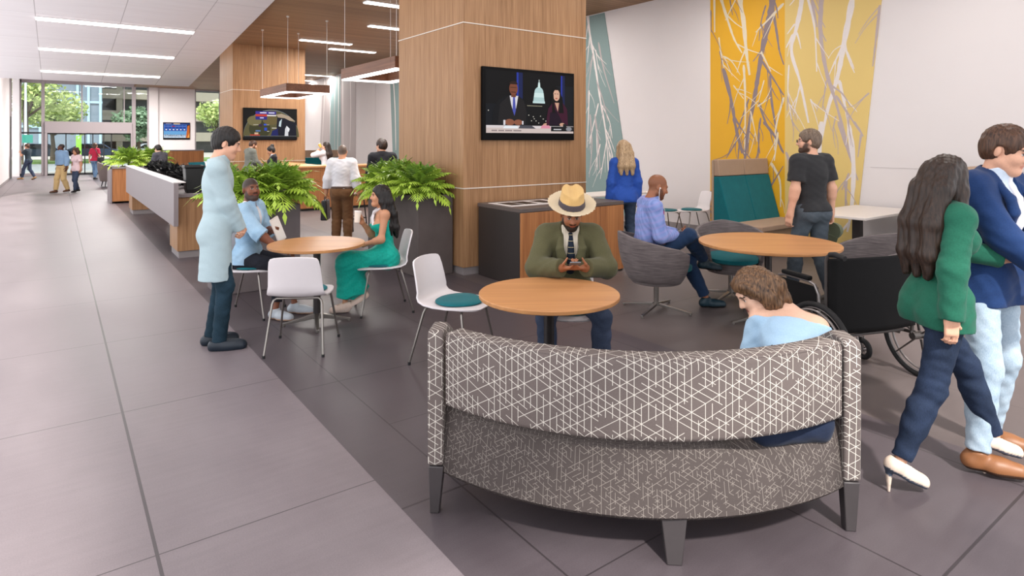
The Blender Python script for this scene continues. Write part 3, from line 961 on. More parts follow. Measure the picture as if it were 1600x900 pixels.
# ================================================================ wheelchair
M['nylon'] = plain('wheelchair_black_nylon', '0f0e0f', .75, spec=.2, var=.2)
M['alu'] = plain('wheelchair_grey_tube', '8d8684', .35, .75, var=.05)
M['alu2'] = plain('wheelchair_dark_tube', '57514f', .45, .5, var=.08)
M['tyre'] = plain('tyre_rubber', '131214', .7, var=.15)
def wheel_torus(c, R, r, n=48, m=10):
    return [(c[0], c[1] + R * math.cos(2 * PI * k / n), c[2] + R * math.sin(2 * PI * k / n)) for k in range(n)]
def wheelchair(loc, rz):
    t = thing('wheelchair', loc, rz, 'empty folding wheelchair with black back panel, seen from behind', 'wheelchair')
    W2 = .375
    b = MB()
    rows = []
    for i in range(13):
        s = -1 + i / 6
        rows.append([(s * W2, -.02 - .035 * (1 - s * s), z) for z in (.385, .42, .6, .75, .875, .89)])
    b.grid(rows).build('back_panel', M['nylon'], t, solid=.012, smooth=50)
    b = MB()
    rows = []
    for i in range(9):
        s = -1 + i / 4
        rows.append([(s * W2, y, .5 - .03 * (1 - s * s)) for y in (0, .1, .3, .42, .44)])
    b.grid(rows).build('seat_sling', M['nylon'], t, solid=.012)
    for sx in (-1, 1):
        x = sx * W2
        f = MB()
        f.tube([(x, .0, .34), (x, .0, .87), (x, -.012, .905), (x, -.045, .925)], .0125, 10)
        f.tube([(x, -.0, .52), (x, .46, .52)], .0125, 10).tube([(x, 0, .33), (x, .44, .3), (x, .46, .3)], .0125, 10)
        f.tube([(x, .44, .15), (x, .44, .52), (x, .46, .545)], .0125, 10)
        f.tube([(x, .44, .5), (x, .53, .44), (x, .6, .13)], .012, 10)
        f.build('side_frame', M['alu2'], t)
        MB().tube([(x, -.03, .92), (x, -.075, .928), (x, -.155, .915)], [.017, .019, .018], 12).build('push_handle', M['tyre'], t)
        a = MB().tube([(x + sx * .03, .03, .5), (x + sx * .03, .035, .64), (x + sx * .03, .07, .7), (x + sx * .03, .13, .715), (x + sx * .03, .36, .715), (x + sx * .03, .41, .7), (x + sx * .03, .43, .65), (x + sx * .03, .43, .52)], .011, 10).build('armrest_frame', M['alu'], t)
        MB().cbox((x + sx * .03, .24, .735), (.045, .26, .03)).build('arm_pad', M['nylon'], a, bevel=.01, seg=3)
        MB().cbox((x + sx * .02, .23, .6), (.006, .36, .17)).build('side_guard', M['nylon'], t, bevel=.003)
        wx = x + sx * .075
        w = MB().tube(wheel_torus((wx, .0, .3), .283, 0), .019, 12, closed=True).build('wheel', M['tyre'], t)
        MB().tube(wheel_torus((wx + sx * .028, .0, .3), .25, 0), .008, 8, closed=True).tube(wheel_torus((wx, 0, .3), .262, 0), .007, 8, closed=True).build('push_rim', M['alu'], w)
        sp = MB()
        for k in range(6):
            an = 2 * PI * k / 6 + .3
            sp.tube([(wx, .03 * math.cos(an), .3 + .03 * math.sin(an)), (wx, .262 * math.cos(an), .3 + .262 * math.sin(an))], [.011, .008], 8, flat=.6)
        sp.cyl((x, 0, .3), (wx + sx * .02, 0, .3), .026, n=16)
        sp.build('spokes', M['alu2'], w)
        cx = x - sx * .02
        c = MB().tube([(cx, .40 + .062 * math.cos(2 * PI * k / 28), .085 + .062 * math.sin(2 * PI * k / 28)) for k in range(28)], .02, 10, closed=True).build('caster', M['tyre'], t)
        cf = MB().cyl((cx - .02, .4, .085), (cx + .02, .4, .085), .022, n=14)
        for k in range(5):
            an = 2 * PI * k / 5
            cf.tube([(cx, .4, .085), (cx, .4 + .06 * math.cos(an), .085 + .06 * math.sin(an))], .006, 6)
        cf.tube([(cx - .03, .4, .085), (cx - .03, .42, .17), (cx + .03, .42, .17), (cx + .03, .4, .085)], .008, 8).tube([(cx, .42, .17), (x, .44, .24)], .012, 8)
        cf.build('caster_fork', M['alu'], c)
        fp = MB().cbox((x - sx * .09, .68, .1), (.17, .15, .015), rx=.12).build('footplate', M['nylon'], t, bevel=.005)
        MB().tube([(x, .6, .14), (x, .63, .1), (x - sx * .12, .66, .095)], .011, 8).build('footplate_bracket', M['alu2'], fp)
    MB().tube([(-W2, .1, .3), (W2, .34, .5)], .011, 8).tube([(W2, .1, .3), (-W2, .34, .5)], .011, 8).tube([(-W2, .06, .33), (W2, .06, .33)], .01, 8).build('cross_brace', M['alu2'], t)
    return t
wheelchair(at_cam(2.47, 4.28), heading(17.))

# ================================================================ concrete planters and their plants
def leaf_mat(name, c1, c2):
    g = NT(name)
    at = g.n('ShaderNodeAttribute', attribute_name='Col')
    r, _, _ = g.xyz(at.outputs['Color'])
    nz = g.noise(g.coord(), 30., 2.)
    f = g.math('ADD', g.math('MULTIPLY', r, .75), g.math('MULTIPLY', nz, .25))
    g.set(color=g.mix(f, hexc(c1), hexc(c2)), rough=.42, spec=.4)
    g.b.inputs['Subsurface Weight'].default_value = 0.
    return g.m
M['fern'] = leaf_mat('plant_green_leaf', '33641a', 'bcd850')
M['darkfern'] = leaf_mat('plant_black_leaf', '060607', '151517')

def fern_mesh(name, R, Hh, nf, seed, mat, droop=1., leaf=1.):
    """cut-leaf plant: arching fronds with paired leaflets; colour varies by frond"""
    rr = random.Random(seed)
    b = MB()
    cols = []
    for i in range(nf):
        a = 2.39996 * i + rr.uniform(-.3, .3)
        q = (i + .5) / nf                 # 0 inner/upright -> 1 outer/drooping
        L = R * (.65 + .55 * q) * rr.uniform(.85, 1.12)
        el = math.radians(86 - 68 * q + rr.uniform(-8, 8))
        cv = (1.1 + 1.0 * q) * droop
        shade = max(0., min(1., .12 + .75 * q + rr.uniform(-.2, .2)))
        d = Vector((math.cos(a), math.sin(a), 0))
        n = Vector((-d.y, d.x, 0))
        p = Vector((d.x * .03, d.y * .03, 0))
        N = 11
        ang = el
        step = L / N
        base_up = Hh * (1 - .75 * q)
        p.z += base_up * .35
        prev = p.copy()
        for k in range(N):
            t = Vector((d.x * math.cos(ang), d.y * math.cos(ang), math.sin(ang)))
            nx = prev + t * step
            up = n.cross(t) * -1
            wst = .006 * leaf
            b.add([prev + n * wst, prev - n * wst, nx - n * wst * .7, nx + n * wst * .7], [(0, 1, 2, 3)])
            cols += [shade] * 4
            if k >= 2:
                u = (k - 2) / (N - 3)
                ll = L * .36 * leaf * math.sin(PI * (.2 + .75 * u)) * rr.uniform(.85, 1.1)
                lw = L * .058 * leaf
                for s in (-1, 1):
                    dirv = (n * s * .86 + t * .62 - up * -.0 + Vector((0, 0, -.28 - .25 * q))).normalized()
                    m1 = prev + t * step * .5
                    tip = m1 + dirv * ll
                    midp = m1 + dirv * ll * .5 + up * .012
                    b.add([m1, midp + t * lw, tip, midp - t * lw], [(0, 1, 2), (0, 2, 3)])
                    sv = max(0., min(1., shade + rr.uniform(-.1, .14)))
                    cols += [sv * .8, sv, min(1., sv + .12), sv]
            prev = nx
            ang -= cv / N * (.5 + k / N)
        # terminal leaflet
        t = Vector((d.x * math.cos(ang), d.y * math.cos(ang), math.sin(ang)))
        b.add([prev, prev + t * L * .1 + n * L * .04, prev + t * L * .24, prev + t * L * .1 - n * L * .04], [(0, 1, 2, 3)])
        cols += [shade] * 4
    return b, cols

def plant(loc, R, Hh, nf, seed, label, mat=None, droop=1., leaf=1., group=None, name='fern'):
    t = thing(name, loc, rnd.uniform(0, 6), label, 'plant', group)
    b, cols = fern_mesh('fern', R, Hh, nf, seed, mat, droop, leaf)
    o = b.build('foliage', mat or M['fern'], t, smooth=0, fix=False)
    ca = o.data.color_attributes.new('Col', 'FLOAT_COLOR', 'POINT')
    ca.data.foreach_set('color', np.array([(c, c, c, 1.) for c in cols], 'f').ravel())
    MB().tube([(0, 0, -.06), (0, 0, Hh * .4)], [.03, .02], 8).build('stem', M['soil'], t)
    return t

def planter(x0, x1, y0, y1, h, mat, label, taper=.0):
    t = thing('planter', ((x0 + x1) / 2, (y0 + y1) / 2, 0), 0, label, 'planter', None)
    w, d = (x1 - x0) / 2, (y1 - y0) / 2
    r = .035
    b = MB()
    b.box(-w, w, -d, -d + r, 0, h).box(-w, w, d - r, d, 0, h).box(-w, -w + r, -d + r, d - r, 0, h).box(w - r, w, -d + r, d - r, 0, h)
    b.build('planter_box', mat, t, bevel=.008)
    MB().box(-w + r, w - r, -d + r, d - r, h - .1, h - .06).build('soil', M['soil'], t)
    return t
GP = 'leafy plants in the concrete planters'
planter(1.40, 2.29, 7.28, 7.85, .95, M['conc'], 'grey concrete planter behind the denim shirt man')
plant((1.72, 7.55, .93), .46, .5, 64, 1, 'green cut-leaf plant behind the doctor and the denim shirt man, left one in its planter', droop=.8, group=GP)
plant((2.08, 7.52, .93), .52, .54, 68, 2, 'green cut-leaf plant above the denim shirt man, right one in its planter', droop=.8, group=GP)
planter(3.56, 4.055, 6.79, 8.3, 1.0, M['conc2'], 'dark grey concrete planter against the front column')
plant((3.72, 7.05, .97), .42, .5, 60, 3, 'green cut-leaf plant at the near end of the dark planter by the front column', droop=.8, group=GP)
plant((3.72, 7.6, .97), .44, .52, 60, 4, 'green cut-leaf plant in the middle of the dark planter by the front column', droop=.8, group=GP)
plant((3.72, 8.1, .97), .42, .48, 56, 5, 'green cut-leaf plant at the far end of the dark planter by the front column', droop=.8, group=GP)

# ================================================================ waste and recycling cabinet beside the column
t = thing('recycling_cabinet', (5.11, 6.1, 0), 0, 'dark recycling cabinet with orange wood front, beside the front column', 'cabinet')
M['cabtop'] = plain('cabinet_stone_top', '5b504c', .5, var=.08)
M['cabside'] = plain('cabinet_dark_side', '2f2826', .5, var=.1)
MB().box(-.84, .84, -.43, .43, 0, .855).build('body', M['cabside'], t, bevel=.004)
MB().box(-.84, .84, -.45, .45, .855, .9).build('countertop', M['cabtop'], t, bevel=.004)
for k, x in enumerate((-.63, -.21, .21, .63)):
    MB().box(x - .207, x + .207, -.452, -.432, .02, .85).build('door', M['orange'], t, bevel=.003)
MB().box(-.78, .1, -.2, .3, .9, .906).build('opening_plate', M['slabtop'], t, bevel=.002)
for x in (-.62, -.4, -.12):
    MB().box(x - .09, x + .09, -.1, .2, .9065, .9085).build('opening', M['black'], t, bevel=.001)

# ================================================================ televisions
def colored(name, col, e=1.):
    g = NT(name)
    c = hexc(col)
    return g.set(color=(.01, .01, .01), emit=c, estr=e, rough=.5, spec=.05)
def screen_shapes(name, parent, shapes, w, h, zoff):
    """flat picture on a screen: polygons in 0..1 picture coordinates, one mesh"""
    mats, idx = [], {}
    b = MB()
    for i, (col, pts) in enumerate(shapes):
        if col not in idx:
            idx[col] = len(mats)
            mats.append(colored('screen_' + col, col, 1.))
        b.m(idx[col])
        b.poly([(-w / 2 + u * w, -(zoff + .00012 * i), -h / 2 + v * h) for u, v in pts])
    return b.build(name, mats, parent, smooth=0, fix=False)
def ell(cx, cy, rx, ry, n=18, a0=0., a1=360.):
    return [(cx + rx * math.cos(math.radians(a0 + (a1 - a0) * k / n)), cy + ry * math.sin(math.radians(a0 + (a1 - a0) * k / n))) for k in range(n + (0 if a1 - a0 >= 360 else 1))]
def rct(x0, x1, y0, y1):
    return [(x0, y0), (x1, y0), (x1, y1), (x0, y1)]
M['tvblack'] = plain('television_black', '08080a', .6, spec=.12)
def tv(loc, w, h, label):
    t = thing('television', loc, 0, label, 'television', 'wall mounted televisions')
    MB().box(-w / 2, w / 2, -.05, -.005, -h / 2, h / 2).build('casing', M['tvblack'], t, bevel=.004)
    MB().box(-w * .2, w * .2, -.006, -.001, -h * .25, h * .25).build('wall_bracket', M['black'], t)
    return t
# big news screen on the front column
za, zb = wall_yz(0, 0), None
TVL = (755 - 800) / 970.; TVR = (896 - 800) / 970.
def on_y(px, py, Y):
    k = (px - 800.) / 970.
    tt = Y / (CY - SY * k)
    return ((SY + CY * k) * tt, CAM_H + (220. - py) * tt / 970.)
a, c = on_y(754, 103, 6.53), on_y(897, 219, 6.53)
b2 = on_y(754, 219, 6.53)
tw, th = c[0] - a[0], a[1] - b2[1]
t = tv(((a[0] + c[0]) / 2, 6.578, (a[1] + b2[1]) / 2), tw, th, 'large television on the front column showing two news presenters')
S = [('07070a', rct(.03, .985, .1, .96)), ('0d1118', rct(.03, .34, .18, .5)), ('10141a', rct(.78, .985, .18, .8)),
     ('26389c', rct(.345, .365, .3, .95)), ('16204e', rct(.365, .41, .3, .95)), ('2a3aa8', rct(.84, .855, .45, .95)), ('182046', rct(.855, .885, .45, .95))]
# night skyline dome
S += [('bfd8d8', rct(.52, .655, .53, .56)), ('aecaca', [(.525, .56), (.65, .56), (.645, .615), (.53, .615)]), ('cfe6e4', [(.53, .615), (.645, .615), (.64, .68), (.537, .68)]),
      ('b4d0d0', ell(.588, .68, .05, .085, 16, 0, 180)), ('d8eeec', [(.575, .755), (.602, .755), (.598, .83), (.58, .83)]), ('e6f4f2', rct(.586, .592, .83, .87)),
      ('0a0b0e', rct(.44, .7, .24, .53))]
for k in range(14):
    S.append(('d8d0b0', rct(.46 + .012 * k, .465 + .012 * k, .485, .495)))
for (u, v) in ((.47, .35), (.52, .33), (.53, .3), (.55, .27), (.6, .34), (.63, .3), (.5, .27), (.58, .24), (.05, .4), (.66, .27)):
    S.append(('e8e4d8', rct(u, u + .008, v, v + .012)))
# man with a blue tie
S += [('0b0d12', [(.09, .22), (.1, .42), (.15, .55), (.24, .62), (.36, .62), (.43, .56), (.46, .4), (.46, .22)]), ('1c1a1c', [(.15, .22), (.17, .5), (.26, .62), (.36, .62), (.42, .55), (.45, .4), (.44, .22)]),
      ('d9d6dc', [(.27, .62), (.285, .5), (.32, .34), (.345, .5), (.36, .62)]), ('4a52a8', [(.305, .6), (.325, .6), (.335, .42), (.32, .34), (.3, .42)]),
      ('6e3f2c', rct(.285, .335, .6, .67)), ('7a4632', ell(.31, .72, .045, .09)), ('2a1812', ell(.31, .78, .045, .045, 12, 0, 180)), ('3a2018', rct(.285, .335, .665, .675)), ('54301f', rct(.275, .34, .73, .742)),
      ('8a5540', ell(.27, .25, .05, .045)), ('8a5540', ell(.36, .25, .045, .04)), ('d9d6dc', rct(.205, .225, .21, .28)), ('d9d6dc', rct(.4, .415, .22, .27))]
# woman in a plum blouse
S += [('0a0809', [(.73, .4), (.72, .6), (.745, .74), (.79, .79), (.83, .72), (.86, .58), (.87, .4)]), ('3c1028', [(.66, .22), (.69, .46), (.74, .55), (.86, .55), (.91, .46), (.92, .22)]),
      ('1c0a1e', [(.7, .22), (.71, .4), (.78, .44), (.84, .3), (.86, .22)]), ('c99c84', [(.765, .55), (.8, .42), (.815, .55)]), ('d6a890', ell(.785, .66, .038, .085)), ('0a0809', ell(.785, .735, .042, .03, 12, 0, 180)),
      ('0a0809', [(.735, .4), (.735, .62), (.75, .68), (.758, .5), (.775, .4)]), ('0a0809', [(.87, .4), (.85, .64), (.82, .7), (.82, .5), (.81, .4)]), ('a8433c', rct(.772, .795, .605, .62)), ('35201a', rct(.76, .778, .675, .683)), ('35201a', rct(.79, .808, .675, .683)),
      ('c99c84', [(.61, .19), (.64, .24), (.67, .25), (.67, .2)]), ('c99c84', ell(.85, .23, .03, .025))]
S += [('cdbdb8', rct(.03, .985, .1, .17)), ('d8cfd0', rct(.03, .985, .17, .205)), ('e6ecf2', [(.2, .165), (.36, .165), (.35, .2), (.22, .2)]), ('4a4a52', [(.36, .165), (.55, .165), (.5, .21), (.38, .21)]),
      ('d98ca0', [(.6, .17), (.72, .17), (.7, .215), (.62, .215)]), ('16161a', rct(.72, .985, .13, .2)), ('8a8a90', ell(.93, .165, .035, .03)), ('c8c8cc', rct(.75, .84, .15, .165)), ('1a1a1e', rct(.86, .9, .19, .24))]
for k in range(22):
    if k not in (4, 9, 15): S.append(('57484c', rct(.085 + .014 * k, .094 + .014 * k, .125, .142)))
screen_shapes('screen', t, S, tw, th, .0512)
# world map screen on the far column
a, b2, c = on_y(380, 168, 19.05), on_y(380, 219, 19.05), on_y(464, 169, 19.05)
tw, th = c[0] - a[0], a[1] - b2[1]
t = tv(((a[0] + c[0]) / 2, 19.098, (a[1] + b2[1]) / 2), tw, th, 'television on the far column showing a weather globe')
arc = ell(.52, .1, .52, .84, 30, 0, 180)
S = [('050608', rct(.01, .99, .06, .96)), ('8a94a0', [(x, y + .012) for x, y in arc]), ('5b5636', arc), ('3a3a22', ell(.3, .35, .2, .28)), ('726a46', ell(.2, .6, .13, .16)), ('6a5c36', ell(.5, .62, .15, .14)), ('b09c86', [(.6, .8), (.7, .84), (.85, .76), (.97, .6), (.86, .62), (.76, .7), (.64, .72)]),
     ('0a0f22', [(.62, .72), (.76, .7), (.86, .62), (.98, .55), (.99, .14), (.6, .14)]), ('131c5c', [(.5, .14), (.53, .3), (.63, .36), (.64, .14)]), ('c8d8de', [(.65, .44), (.66, .58), (.71, .68), (.7, .56), (.69, .42)]), ('d6d6da', [(.76, .12), (.77, .36), (.8, .46), (.83, .38), (.83, .12)]), ('e8e8ec', [(.8, .46), (.86, .36), (.84, .26), (.81, .3)]),
     ('3a3090', rct(.22, .6, .81, .9)), ('c23a28', rct(.22, .43, .74, .81)), ('2a2a80', rct(.22, .43, .64, .74)), ('e8e4f0', rct(.3, .42, .84, .87)), ('e8e4f0', rct(.46, .57, .84, .87)), ('f0e8e8', rct(.43, .6, .755, .79)), ('d8d0f0', rct(.3, .37, .68, .71)),
     ('2848c0', rct(.38, .43, .3, .39)), ('3858d0', rct(.37, .42, .46, .51)), ('b03828', rct(.12, .3, .14, .18)), ('d0b090', rct(.2, .27, .18, .24)), ('e0dcd0', rct(.18, .27, .475, .485)), ('e0dcd0', rct(.42, .47, .475, .485)), ('e0dcd0', rct(.43, .47, .27, .285)), ('e0dcd0', rct(.52, .61, .37, .39)), ('5a7ab0', rct(.22, .31, .27, .31)), ('34203c', rct(.28, .34, .42, .5)),
     ('0c0e14', rct(.01, .99, .05, .13))]
for k in range(30):
    S.append(('8890a0', rct(.03 + .032 * k, .05 + .032 * k, .125, .135)))
screen_shapes('screen', t, S, tw, th, .0512)
# weather forecast on the front wall
Y3 = YF - .15
a, b2, c = on_y(255, 191, Y3), on_y(255, 218, Y3), on_y(297, 191, Y3)
tw, th = c[0] - a[0], a[1] - b2[1]
t = tv(((a[0] + c[0]) / 2, YF - .1, (a[1] + b2[1]) / 2), tw, th, 'television on the white front wall showing a six day forecast')
S = [('0a0c14', rct(.02, .98, .04, .97)), ('3a78c8', rct(.02, .88, .1, .9)), ('6aa8dc', rct(.02, .88, .1, .5)), ('b8cbe0', rct(.02, .88, .1, .28)), ('c86428', [(.84, .1), (.98, .1), (.98, .85), (.9, .8)]), ('f0a050', [(.88, .1), (.98, .1), (.98, .4)]), ('2a3a78', rct(.02, .98, .87, .95)), ('e8c8a0', rct(.38, .62, .89, .94)), ('a8a0c0', rct(.1, .3, .9, .93))]
for k in range(6):
    u = .05 + .135 * k
    S += [('1c3088', rct(u, u + .12, .68, .84)), ('c04050' if k == 2 else '6080d0', rct(u, u + .12, .75, .79)), ('24409c', rct(u, u + .12, .5, .66)), ('e8ecf4', ell(u + .06, .58, .035, .035, 10)), ('d8e4f0', rct(u + .02, u + .1, .13, .17))]
screen_shapes('screen', t, S, tw, th, .0512)
M['ink'] = plain('screen_dark_numerals', '14161e', .6)
for k, s in enumerate(('57', '68', '65', '62', '78', '71')):
    text_mesh('numeral', s, th * .17, M['ink'], t, Matrix.Translation((-tw / 2 + (.11 + .135 * k) * tw, -.058, -th / 2 + .235 * th)) @ Matrix.Rotation(PI / 2, 4, 'X'))
# ================================================================ long grey reception desk
t = thing('reception_desk', (1.33, 13.3, 0), 0, 'long grey reception desk raised on oak plinths', 'desk')
MB().box(-.02, .04, -3.6, 3.7, .49, 1.09).build('front_panel', M['slab'], t, bevel=.004)
MB().box(-.025, .13, -3.6, 3.7, 1.09, 1.105).build('ledge', M['slabtop'], t, bevel=.003)
MB().box(.04, .85, -3.38, 3.7, .87, .92).build('worktop', M['slab'], t, bevel=.004)
for y in (-3.35, 3.2):
    f = MB().box(.06, .82, y, y + .72, .1, .87).build('pedestal', M['colwood'], t, bevel=.003)
    MB().box(.08, .8, y + .02, y + .7, 0, .1).build('plinth', M['base'], f)
t = thing('waste_bin', (1.62, 10.12, .92), 0, 'black tapered bin standing on the near end of the reception desk', 'bin')
MB().lathe([(.13, 0), (.15, .05), (.155, .12), (.17, .36), (.19, .37), (.19, .4), (.17, .405), (.16, .39), (.14, .1), (.001, .08)], n=4).build('body', M['black'], t, bevel=.012, smooth=0)
t.rotation_euler = (0, 0, PI / 4)
for k in range(7):
    y = 11.2 + .86 * k
    plant((1.86, y, .92), .3, .3, 34, 30 + k, ['black leafy plant at the near end of the row on the reception desk', 'black leafy plant, second from the near end of the reception desk', 'black leafy plant, third from the near end of the reception desk', 'black leafy plant in the middle of the row on the reception desk', 'black leafy plant, third from the far end of the reception desk', 'black leafy plant, second from the far end of the reception desk', 'black leafy plant at the far end of the row on the reception desk'][k], M['darkfern'], .45, 1.3, 'black plants on the reception desk', 'potted_plant')
# a second green plant stands behind the doctor
plant((2.35, 11.6, .92), .4, .38, 40, 41, 'small green plant behind the doctor\'s shoulder', name='fern', group=None)
t = thing('side_counter', (2.45, 11.6, 0), 0, 'low dark counter behind the reception desk', 'counter')
MB().box(-.35, .6, -1.2, .9, .1, .86).build('body', M['cabside'], t, bevel=.004)
MB().box(-.38, .63, -1.23, .93, .86, .92).build('countertop', M['cabtop'], t, bevel=.004)
MB().box(-.3, .55, -1.15, .85, 0, .1).build('plinth', M['base'], t)

# ================================================================ far wooden planter with two plants
t = thing('planter', (1.62, 20.3, 0), 0, 'far wooden planter with grey ends, past the reception desk', 'planter')
MB().box(-.42, .42, -.6, .6, .05, .93).build('planter_box', M['orange'], t, bevel=.004)
MB().box(-.46, -.42, -.63, .6, 0, .97).box(.42, .46, -.63, .6, 0, .97).box(-.46, .46, -.63, .62, .93, .97).build('stone_edge', M['slab'], t, bevel=.004)
plant((1.62, 20.2, .97), .56, .6, 52, 51, 'bushy green plant in the far wooden planter, left one', droop=.75, group='plants in the far wooden planter')
plant((2.3, 21.05, .97), .56, .6, 52, 52, 'bushy green plant beside the seated receptionist, right of the far wooden planter', droop=.75, group='plants in the far wooden planter')
t = thing('planter', (2.38, 20.95, 0), 0, 'low grey planter under the far right bushy plant', 'planter')
MB().box(-.35, .35, -.35, .35, 0, .95).build('planter_box', M['slab'], t, bevel=.006)

# ================================================================ grey lounge chair by the entrance
t = thing('lounge_chair', (1.62, 27.2, 0), math.radians(-80), 'grey lounge chair near the entrance doors', 'armchair')
M['taupefab'] = fabric('taupe_upholstery', '857b79', .9, .1, 120.)
b = MB()
rows = []
for i in range(21):
    ph = math.radians(-105 + 210 * i / 20)
    d = Vector((math.sin(ph), -math.cos(ph), 0))
    zr = .92 - .22 * abs(ph) / math.radians(105)
    rows.append([tuple(d * r + Vector((0, 0, z))) for r, z in ((.3, .2), (.34, .4), (.38, .6), (.40, zr))])
b.grid(rows).build('shell', M['taupefab'], t, solid=.06, bevel=.02)
MB().lathe([(.001, .2), (.3, .2), (.32, .25), (.32, .4), (.28, .45), (.001, .46)], n=24).build('seat', M['taupefab'], t, bevel=.01)
for sx in (-1, 1):
    for sy in (-1, 1):
        MB().cyl((sx * .24, sy * .24, 0), (sx * .2, sy * .2, .22), .014, .018, n=8).build('leg', M['black'], t)

# ================================================================ receptionist's booth
M['tealdark'] = fabric('dark_teal_upholstery', '0f4f58', .85, .2, 180.)
t = thing('bench_seat', (3.35, 24.4, 0), 0, 'orange wood backed bench below the forecast television', 'bench')
MB().box(-.95, .95, .3, .4, 0, 1.32).build('back_panel', M['orange'], t, bevel=.004)
MB().box(-.95, .95, .28, .42, 1.32, 1.36).build('cap', M['slab'], t, bevel=.003)
MB().box(-.9, .9, -.2, .3, .12, .44).build('seat', M['tealdark'], t, bevel=.02)
MB().box(-.9, .9, -.15, .3, 0, .12).build('plinth', M['black'], t)
t = thing('low_table', (3.1, 17.6, 0), 0, 'dark table with a grey top beside the doctor\'s shoulder', 'table')
MB().box(-.45, .5, -.5, .5, .82, .87).build('tabletop', M['cabtop'], t, bevel=.004)
MB().box(-.38, .42, -.42, .42, .0, .82).build('base', M['black'], t, bevel=.004)
t = thing('folder', (2.98, 17.45, .87), .5, 'open teal folder standing on the dark table', 'folder')
M_ = Matrix.Rotation(math.radians(-18), 4, 'X')
b = MB(); b.box(-.3, .16, -.008, .008, 0, .28, M_); b.build('cover', M['tealdark'], t)
b = MB(); b.box(.17, .32, -.008, .008, .03, .27, M_); b.build('sheet', M['paper'], t)

# ================================================================ wooden coffee counter under the pendants
t = thing('coffee_counter', (4.67, 14.87, 0), 0, 'orange wood service counter under the square pendants', 'counter')
MB().box(0, 3.6, 0, .62, .06, 1.03).box(0, .62, .62, 3.9, .06, 1.03).build('body', M['orange'], t, smooth=0)
M['ctop'] = wood('counter_light_top', 'b57d4e', 'd09a68', 'X', 30., .4, .7)
MB().prism([(-.03, -.03), (3.63, -.03), (3.63, .65), (.65, .65), (.65, 3.93), (-.03, 3.93)], 1.03, 1.075).build('countertop', M['ctop'], t, bevel=.004)
MB().prism([(.04, .04), (3.56, .04), (3.56, .58), (.58, .58), (.58, 3.86), (.04, 3.86)], 0, .06).build('plinth', M['black'], t)
# bar stool beside the white shirt man
M['stool'] = wood('stool_walnut', '4f3526', '7a543c', 'X', 40.)
def bar_stool(loc, rz, label):
    t = thing('bar_stool', loc, rz, label, 'stool', 'bar stools at the wooden counter')
    MB().prism(rrect(.4, .38, .08), .70, .735).build('seat', M['stool'], t, bevel=.008)
    MB().tube([(-.19, -.18, .98), (-.12, -.2, .985), (.12, -.2, .985), (.19, -.18, .98)], .022, 10, flat=1.4).build('backrest', M['stool'], t)
    for sx in (-1, 1):
        MB().tube([(sx * .23, -.22, 0), (sx * .19, -.18, .7), (sx * .185, -.18, .98)], .011, 8).build('leg', M['darkmetal'], t)
        MB().tube([(sx * .22, .22, 0), (sx * .17, .16, .7)], .011, 8).build('leg', M['darkmetal'], t)
    MB().tube([(-.21, -.2, .3), (.21, -.2, .3), (.205, .2, .3), (-.205, .2, .3)], .008, 8, closed=True).build('footrest', M['darkmetal'], t)
bar_stool((4.25, 10.7, 0), math.radians(-165), 'walnut bar stool between the white shirt man and the black suit man')

# ================================================================ teal booth with its white table on the right
def booth_back(loc, rz, w, label):
    t = thing('booth_bench', loc, rz, label, 'bench', 'booth benches by the golden mural')
    # local +Y is the direction a sitter faces
    n = 2
    sw = w / n
    for k in range(n):
        x0 = -w / 2 + sw * k + .003
        x1 = x0 + sw - .006
        b = MB()
        b.prism([(.20, .43), (.0, 1.13), (-.1, 1.13), (-.1, .43)], x0, x1, Matrix(((0, 0, 1, 0), (1, 0, 0, 0), (0, 1, 0, 0), (0, 0, 0, 1))))
        b.build('back_cushion', M['teal'], t, bevel=.012, seg=3)
        b = MB()
        b.prism([(.0, 1.137), (-.02, 1.39), (-.1, 1.39), (-.1, 1.137)], x0, x1, Matrix(((0, 0, 1, 0), (1, 0, 0, 0), (0, 1, 0, 0), (0, 0, 0, 1))))
        b.build('head_cushion', M['tan'], t, bevel=.014, seg=3)
    MB().box(-w / 2, w / 2, -.14, -.1, 0, 1.38).build('back_board', M['tanwood'], t, bevel=.003)
    MB().box(-w / 2, w / 2, -.1, .72, .36, .44).build('seat', M['tan'], t, bevel=.015, seg=3)
    MB().box(-w / 2 + .02, w / 2 - .02, -.1, .66, .08, .36).build('seat_base', M['tanwood'], t, bevel=.003)
    MB().box(-w / 2 + .05, w / 2 - .05, -.1, .6, 0, .08).build('plinth', M['base'], t)
    return t
booth_back((8.85, 5.78, 0), PI, 1.36, 'teal and tan booth bench against the golden mural')
booth_back((8.72, 2.62, 0), 0, 1.5, 'tan booth bench on the far right, behind the walking couple')
t = thing('booth_table', (8.62, 3.95, 0), 0, 'rectangular white table on one dark post, right of the man in the black polo', 'table')
MB().prism([(-.72, -.42), (.85, -.42), (.85, .42), (-.72, .42)], .71, .74).build('tabletop', M['white'], t, bevel=.004)
MB().box(-.05, .05, -.05, .05, .02, .71).build('post', M['darkmetal'], t, bevel=.004)
MB().box(-.3, .3, -.25, .25, 0, .02).build('base_plate', M['darkmetal'], t, bevel=.004)
t = thing('cafe_table', (8.15, 8.0, 0), 0, 'white table against the white wall, behind the woman in the blue blazer', 'table')
MB().box(-.95, .75, -.33, .33, .715, .74).build('tabletop', M['white'], t, bevel=.004)
MB().cyl((-.1, 0, .02), (-.1, 0, .715), .035, n=16).build('post', M['darkmetal'], t)
MB().lathe([(.26, 0), (.26, .012), (.05, .03)], n=28).build('base_plate', M['darkmetal'], t)
